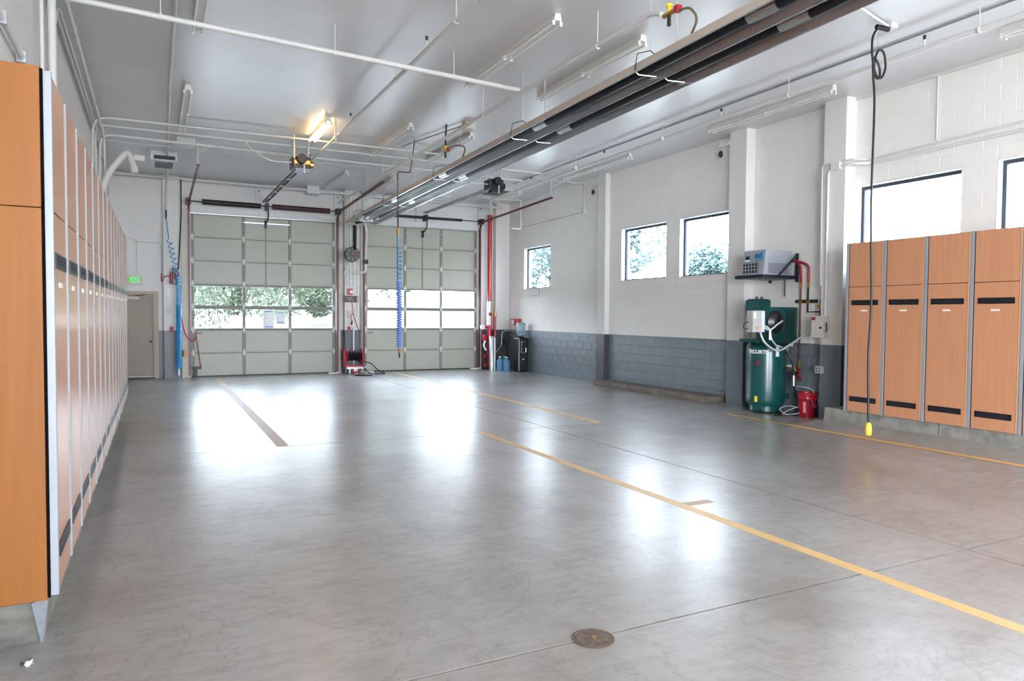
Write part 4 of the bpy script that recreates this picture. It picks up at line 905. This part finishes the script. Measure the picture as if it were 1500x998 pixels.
MB().tube(curve([(8.77, 8.8, 1.6), (8.68, 8.8, 1.58), (8.66, 8.8, 1.5), (8.77, 8.8, 1.48)]), .008, 6).build('loop_wire', GREEND, cp_, True)
MB().box((9.1, 8.66, 1.3), (9.14, 8.67, 1.46)).build('hang_tag', PAPER, cp_)
def on_tank(name, m, a0, a1, z0, z1, off=.003):
    mb = MB(); n = 5; P = []
    for k in range(n+1):
        a = a0+(a1-a0)*k/n; P.append((cx+math.sin(a)*(R+off), cy-math.cos(a)*(R+off)))
    for (xa, ya), (xb, yb) in zip(P, P[1:]): mb.quad((xa, ya, z0), (xb, yb, z0), (xb, yb, z1), (xa, ya, z1))
    o = mb.build(name, m, cp_); s = o.modifiers.new('t', 'SOLIDIFY'); s.thickness = .002; return o
# angle 0 faces -Y; the camera sees the tank from about -46 degrees
on_tank('data_sheet', PAPER, -.32, -.12, 1.0, 1.2); on_tank('warning_label', mat('warning_red', (120, 30, 40), .5), -1.33, -1.14, .84, .93); on_tank('symbol', RED, -1.27, -1.2, .86, .9, .0055)
on_tank('yellow_label', YELLOW, -1.36, -1.2, .2, .3)
on_tank('logo_block', RED, -1.57, -1.5, 1.04, 1.11); 
text_mesh('lettering', 'FSCURTIS', .085, PAPER, (0, 0, 1.075), (1, 0, 0), (0, 0, 1), cp_, .002, wrap=(cx, cy, R+.002, -1.2), bold=True)
MB().box((9.5, 8.86, .0), (9.51, 8.87, .01)).build('screw', DARKM, cp_)
q = MB().tube([(9.84, 8.93, .8), (9.92, 8.86, .8), (9.94, 8.84, .74)], .02, 8).build('drain_valve', BRASS, cp_, True); MB().box((9.8, 8.86, .82), (9.88, 8.92, .85)).build('lever', PAPER, q)
MB().lathe((9.86, 8.98, .3), [(.05, 0), (.05, -.04)], 16, 'Y').build('port_cap', GREEN, cp_, True)
q = MB().tube([(9.78, 8.85, 1.25), (9.78, 8.85, 1.08)], .014, 8).build('relief_valve', BRASS, cp_, True); MB().lathe((9.72, 8.86, 1.13), [(.035, 0), (.035, -.03)], 14, 'Y').build('gauge', CHROME, q); MB().box((9.8, 8.83, 1.18), (9.85, 8.87, 1.26)).build('tag_white', PAPER, q)
cp_.location.x += .1
dry = T('air_dryer', 'grey refrigerated air dryer box on the wall shelf', 'dryer', (9.7, 9.2, 2.4))
y0, y1, x0, x1, z0, z1 = 8.92, 9.42, 9.3, 9.98, 2.415, 2.84
# the side that faces -X carries the logo and the grille
MB().hexa([(x0, y0, z0), (x1, y0, z0), (x1, y1, z0), (x0, y1, z0), (x0+.06, y0, z1), (x1, y0, z1), (x1, y1, z1), (x0+.06, y1, z1)]).build('case', DRYG, dry)
MB().hexa([(x0+.056, y0+.02, z1-.03), (x0+.07, y0+.02, z1-.03), (x0+.07, y1-.02, z1-.03), (x0+.056, y1-.02, z1-.03), (x0+.062, y0+.02, z1+.002), (x0+.2, y0+.02, z1+.002), (x0+.2, y1-.02, z1+.002), (x0+.062, y1-.02, z1+.002)]).build('top_grille', DARKM, dry)
gr = MB().box((x0-.004, y0+.12, z0+.02), (x0+.012, y1-.04, z0+.22)).build('front_grille', DARKM, dry)
for k in range(6): MB().box((x0-.008, y0+.12+k*.068, z0+.02), (x0-.003, y0+.132+k*.068, z0+.22)).build('bar', DRYG, gr)
for k in range(4): MB().box((x0-.009, y0+.12, z0+.02+k*.06), (x0-.004, y1-.04, z0+.032+k*.06)).build('bar', DRYG, gr)
sg = MB().box((x0+.12, y0-.004, z0+.03), (x1-.1, y0+.004, z0+.2)).build('side_grille', mat('side_grille_grey', (112, 114, 122), .5), dry)
for k in range(5): MB().box((x0+.12, y0-.006, z0+.05+k*.032), (x1-.1, y0-.003, z0+.058+k*.032)).build('bar', DRYG, sg)
MB().box((x0+.02, y1-.16, z0+.27), (x0+.03, y1-.07, z0+.33)).build('gauge', BLACK, dry); MB().box((x0+.018, y1-.16, z0+.24), (x0+.03, y1-.06, z0+.265)).build('label', PAPER, dry)
text_mesh('lettering', 'od', .16, mat('teal_logo', (20, 120, 160), .4), (x0+.03, y0+.13, z0+.33), (0, -1, 0), (0, 0, 1), dry, .012, bold=True)
MB().box((x0+.022, y0+.04, z0+.243), (x0+.034, y0+.24, z0+.258)).build('logo_line', mat('teal_logo', (20, 120, 160), .4), dry)
sh = T('wall_shelf', 'dark steel bracket shelf holding the air dryer', 'shelf', (9.6, 9.1, 2.35))
MB().box((9.22, 8.86, 2.35), (10.08, 9.5, 2.41)).build('tray', mat('shelf_navy', (34, 44, 58), .4, .3), sh)
for y in (8.86, 9.46):
    MB().box((10.04, y, 2.3), (10.08, y+.035, 2.8)).build('upright', mat('shelf_navy', (34, 44, 58), .4, .3), sh)
    MB().tube([(10.06, y+.015, 2.78), (9.62, y+.015, 2.4)], .018, 6).build('brace', mat('shelf_navy', (34, 44, 58), .4, .3), sh)
for i, (y, zb) in enumerate(((8.78, .95), (8.62, 1.78))):
    t = T('copper_line', ['nearer the compressor: copper drop line with red hose on the alcove wall', 'copper drop line with a foot turning toward the electrical box'][i], 'pipe', (10.05, y, zb))
    MB().tube(curve([(9.98, 8.95, 2.66), (10.02, 8.85, 2.66), (10.05, y+.03, 2.58), (10.05, y, 2.4), (10.05, y, 2.28)]), .022, 8).build('red_hose', REDR, t, True)
    MB().tube([(10.05, y, 2.28), (10.05, y, 2.2)], .024, 8).build('fitting', BRASS, t, True)
    MB().tube([(10.05, y, 2.2), (10.05, y, zb)]+([(10.05, 8.3, zb)] if i else []), .014, 8).build('line', COPPER if not i else DARKM, t, True)
    if not i:
        MB().tube([(10.05, y, .95), (10.05, y, .8)], .02, 8).build('fitting', BRASS, t, True); MB().tube(curve([(10.05, y, .8), (10.04, y, .7), (10.0, y-.08, .6)]), .022, 8).build('red_tail', REDR, t, True)
t = T('pipe_strut', 'short black slotted strut clamping the copper lines', 'strut', (10.07, 8.7, 1.97)); MB().box((10.06, 8.45, 1.93), (10.09, 8.9, 1.99)).build('channel', DARKM, t)
for y in (8.62, 8.78): MB().box((10.03, y-.03, 1.93), (10.07, y+.03, 1.98)).build('clamp', BRASS, t)
tag(MB().tube([(10.0, 9.08, 2.35), (10.0, 9.08, 2.05)], .01, 6).build('drain_line', BLACK), 'thin black line from the shelf to the belt guard', 'pipe')
eb = T('electrical_box', 'cream electrical disconnect box on the pilaster beside the lockers', 'electrical box', (9.85, 8.15, 1.5))
MB().box((9.72, 8.02, 1.35), (9.855, 8.26, 1.71), .006).build('case', BEIGEM, eb); MB().box((9.715, 8.18, 1.64), (9.722, 8.25, 1.69)).build('red_label', REDR, eb)
MB().tube(curve([(9.76, 8.0, 1.6), (9.75, 7.98, 1.5), (9.78, 8.02, 1.44)]), .01, 6).build('handle', DARKM, eb, True); MB().box((9.712, 8.05, 1.5), (9.72, 8.1, 1.53)).build('latch', DARKM, eb)
MB().tube([(9.86, 8.16, 1.35), (9.86, 8.16, .88)], .008, 6).build('cable', GALV, eb)
t = T('outlet', 'grey duplex outlet box low on the alcove pilaster', 'outlet', (9.85, 8.17, .82)); MB().box((9.8, 8.1, .76), (9.855, 8.24, .88), .006).build('cover', mat('outlet_grey', (176, 178, 180), .5), t)
for z in (.79, .83):
    for y in (8.135, 8.19): MB().box((9.796, y, z), (9.802, y+.02, z+.02)).build('socket_face', BLACK, t)
t = T('brass_regulator', 'brass and black air regulator beside the electrical box', 'regulator', (10.0, 8.4, 1.8)); MB().tube([(10.0, 8.3, 1.7), (10.0, 8.3, 1.98)], .025, 10).build('bowl', DARKM, t, True); MB().box((9.97, 8.28, 1.84), (10.04, 8.36, 1.9)).build('body', BRASS, t)
t = T('filter_unit', 'hanging water filter with hose near the red bucket', 'filter', (9.86, 8.72, .6))
MB().tube([(9.86, 8.72, .74), (9.86, 8.72, .68)], .04, 12).build('head', BLACK, t, True); MB().tube([(9.86, 8.72, .68), (9.86, 8.72, .5)], .03, 12).build('bowl', CHROME, t, True)
MB().tube(curve([(9.8, 8.85, 1.08), (9.84, 8.76, .9), (9.86, 8.72, .74)]), .01, 6).build('inlet', BLACK, t); MB().tube(curve([(9.86, 8.72, .5), (9.88, 8.66, .3), (9.92, 8.58, .1), (9.88, 8.5, .02)]), .012, 6).build('tail_hose', BLACK, t, True)
MB().tube([(9.72, 8.78, .73), (9.95, 8.68, .73)], .012, 6).build('cross_pipe', DARKM, t)
tag(MB().tube(curve([(9.86, 8.66, .5), (9.95, 8.5, .48), (10.0, 8.42, .4), (9.9, 8.55, .2), (9.72, 8.75, .06), (9.6, 8.7, .02), (9.7, 8.55, .04), (9.85, 8.5, .1), (9.75, 8.7, .16), (9.6, 8.78, .1), (9.62, 8.62, .02)]), .007, 6).build('clear_hose', mat('clear_hose', (196, 204, 208), .2), None, True), 'looped clear thin hose on the floor between compressor and bucket', 'hose')
bk = T('bucket', 'red plastic bucket on the floor beside the compressor', 'bucket', (9.9, 8.5, 0))
MB().lathe((9.9, 8.47, 0), [(.125, 0), (.15, .3), (.158, .31), (.158, .345), (.152, .35), (.157, .4), (.15, .41), (.14, .36), (.12, .02)], 28).build('pail', RED, bk, True)
MB().tube(curve([(9.78, 8.36, .37), (9.8, 8.3, .3), (9.86, 8.27, .18), (9.98, 8.31, .24), (10.02, 8.36, .36)]), .005, 6).build('bail', GALV, bk, True)
for a0, a1, z0, z1, m in ((-1.25, -.95, .08, .26, mat('bucket_print', (226, 150, 160), .5)), (-.62, -.42, .22, .3, BLACK), (-.62, -.46, .14, .2, BLACK), (-.58, -.48, .07, .12, BLACK)):
    mb = MB(); n = 4; P = [(9.9+math.sin(a0+(a1-a0)*q/n)*(.13+z0*.075+.006), 8.47-math.cos(a0+(a1-a0)*q/n)*(.13+z0*.075+.006)) for q in range(n+1)]; Q = [(9.9+math.sin(a0+(a1-a0)*q/n)*(.13+z1*.075+.004), 8.47-math.cos(a0+(a1-a0)*q/n)*(.13+z1*.075+.004)) for q in range(n+1)]
    for q in range(n): mb.quad((*P[q], z0), (*P[q+1], z0), (*Q[q+1], z1), (*Q[q], z1))
    mb.build('print_patch', m, bk)
for k, (a, z) in enumerate(((9.53, .0), (9.42, .0), (9.6, .0))):
    tag(MB().tube(curve([(a, 8.78-k*.06, .012), (a+.08, 8.72-k*.05, .012), (a+.17, 8.7-k*.07, .012)]), .01, 6).build('tool', BLACK, None, True), 'small black tool lying on the floor before the compressor, %s' % ['middle one', 'left one', 'right one'][k], 'tool')

# ------------------------------------------------------------------ outside
rnd = random.Random(5)
def terrain():
    bm = bmesh.new(); nx, ny = 44, 44; V = {}
    for i in range(nx+1):
        for j in range(ny+1):
            x = -60+i*200/nx; y = -60+j*200/ny
            d = max(0, y-30, x-24); z = -.1 if (d <= 0) else -.1+min(5.2, d*.085)+.25*math.sin(x*.13)*min(1, d/10)
            V[i, j] = bm.verts.new((x, y, z-.05))
    for i in range(nx):
        for j in range(ny): bm.faces.new((V[i, j], V[i+1, j], V[i+1, j+1], V[i, j+1]))
    me = bpy.data.meshes.new('meadow'); bm.to_mesh(me); bm.free(); me.materials.append(MEADOW)
    for p in me.polygons: p.use_smooth = True
    return me
me_ = terrain()
o = tag(link('ground', me_, kind='structure'), 'pale dry meadow rising outside the windows', 'ground')
tag(MB().box((-12, YB+.36, -.16), (24, 31, -.06)).build('apron', mat('bounce_concrete', (206, 203, 196), .9, var=.05, scale=.6), kind='structure'), 'pale concrete apron added outside the overhead doors to bounce light in', 'ground')  # light slab added to bounce skylight up to the ceiling
tag(MB().box((XR+.45, -12, -.16), (24, YB+.3, -.06)).build('bounce_yard', mat('bounce_concrete', (206, 203, 196), .9, var=.05, scale=.6), kind='structure'), 'pale gravel yard added outside the window wall to bounce light in', 'ground')  # second light slab added as a bounce surface below the windows
def ground_z(x, y):
    d = max(0, y-30, x-24); return -.15+min(5.2, d*.085)
def tree(label, x, y, h, w, m, n=2600, bush=False, ls=.22, lo=None):
    z = ground_z(x, y); t = T('shrub' if bush else 'tree', label, 'shrub' if bush else 'tree', (x, y, z), 'trees and shrubs outside')
    if not bush: MB().tube([(x, y, z-.2), (x+.1, y, z+h*.3), (x, y+.1, z+h*.75)], [h*.03, h*.022, h*.008], 8).build('trunk', BARK, t, True)
    bm = bmesh.new(); lobes = [(Vector((x+rnd.uniform(-.5, .5)*w*.6, y+rnd.uniform(-.5, .5)*w*.6, z+h*rnd.uniform(lo or (.3 if bush else .35), .85))), rnd.uniform(.22, .36)*w) for _ in range(12)]
    lobes.append((Vector((x, y, z+h*(.5 if not lo or lo < .5 else .8))), .42*w))
    for k in range(n):
        c, rr = lobes[k % len(lobes)]; d = Vector((rnd.gauss(0, 1), rnd.gauss(0, 1), rnd.gauss(0, 1))).normalized()
        p = c+Vector((d.x, d.y, d.z*.9))*rr*rnd.uniform(.8, 1.05); p.z = max(p.z, z+.1)
        a = Vector((rnd.gauss(0, 1), rnd.gauss(0, 1), rnd.gauss(0, 1))).normalized(); b = a.orthogonal().normalized(); s = ls*rnd.uniform(.6, 1.3)
        v = [bm.verts.new(p+a*s), bm.verts.new(p+b*s*.45), bm.verts.new(p-a*s), bm.verts.new(p-b*s*.45)]; bm.faces.new(v)
    me = bpy.data.meshes.new('crown'); bm.to_mesh(me); bm.free(); me.materials.append(m); link('crown', me, t, kind='stuff')
# beyond the overhead doors
tree('bushy shrub seen through the left pane of the left door', 2.3, 40, 4.0, 3.4, LEAFS, 2600, True, .13)
tree('loose shrub at the right edge of the left pane of the left door', 4.3, 41, 3.6, 2.6, LEAFS, 1800, True, .13)
tree('dense dark shrub seen through the middle pane of the left door', 6.0, 39, 4.2, 3.0, LEAFS, 3200, True, .13)
tree('low shrub at the right pane of the left door', 8.7, 42, 2.9, 2.4, LEAFS, 1800, True, .13)
tree('leafy tree whose lowest branches show at the top of the right door glass', 10.7, 40, 8.2, 7.0, LEAFS, 4200, False, .18, .46)
# beyond the right wall windows
tree('pale tree filling the small square window', 38, 66, 12.5, 14, LEAFB, 5200, False, .34)
tree('broad tree filling the left paired window', 37, 53, 14, 10, LEAFB, 5600, False, .32)
tree('rounded low tree in the right paired window', 41.5, 45.5, 7.0, 6.4, LEAFB, 4200, False, .26, .3)
tree('low bush at the right edge of the right paired window', 46, 43, 4.6, 5, LEAFA, 2400, True, .26)
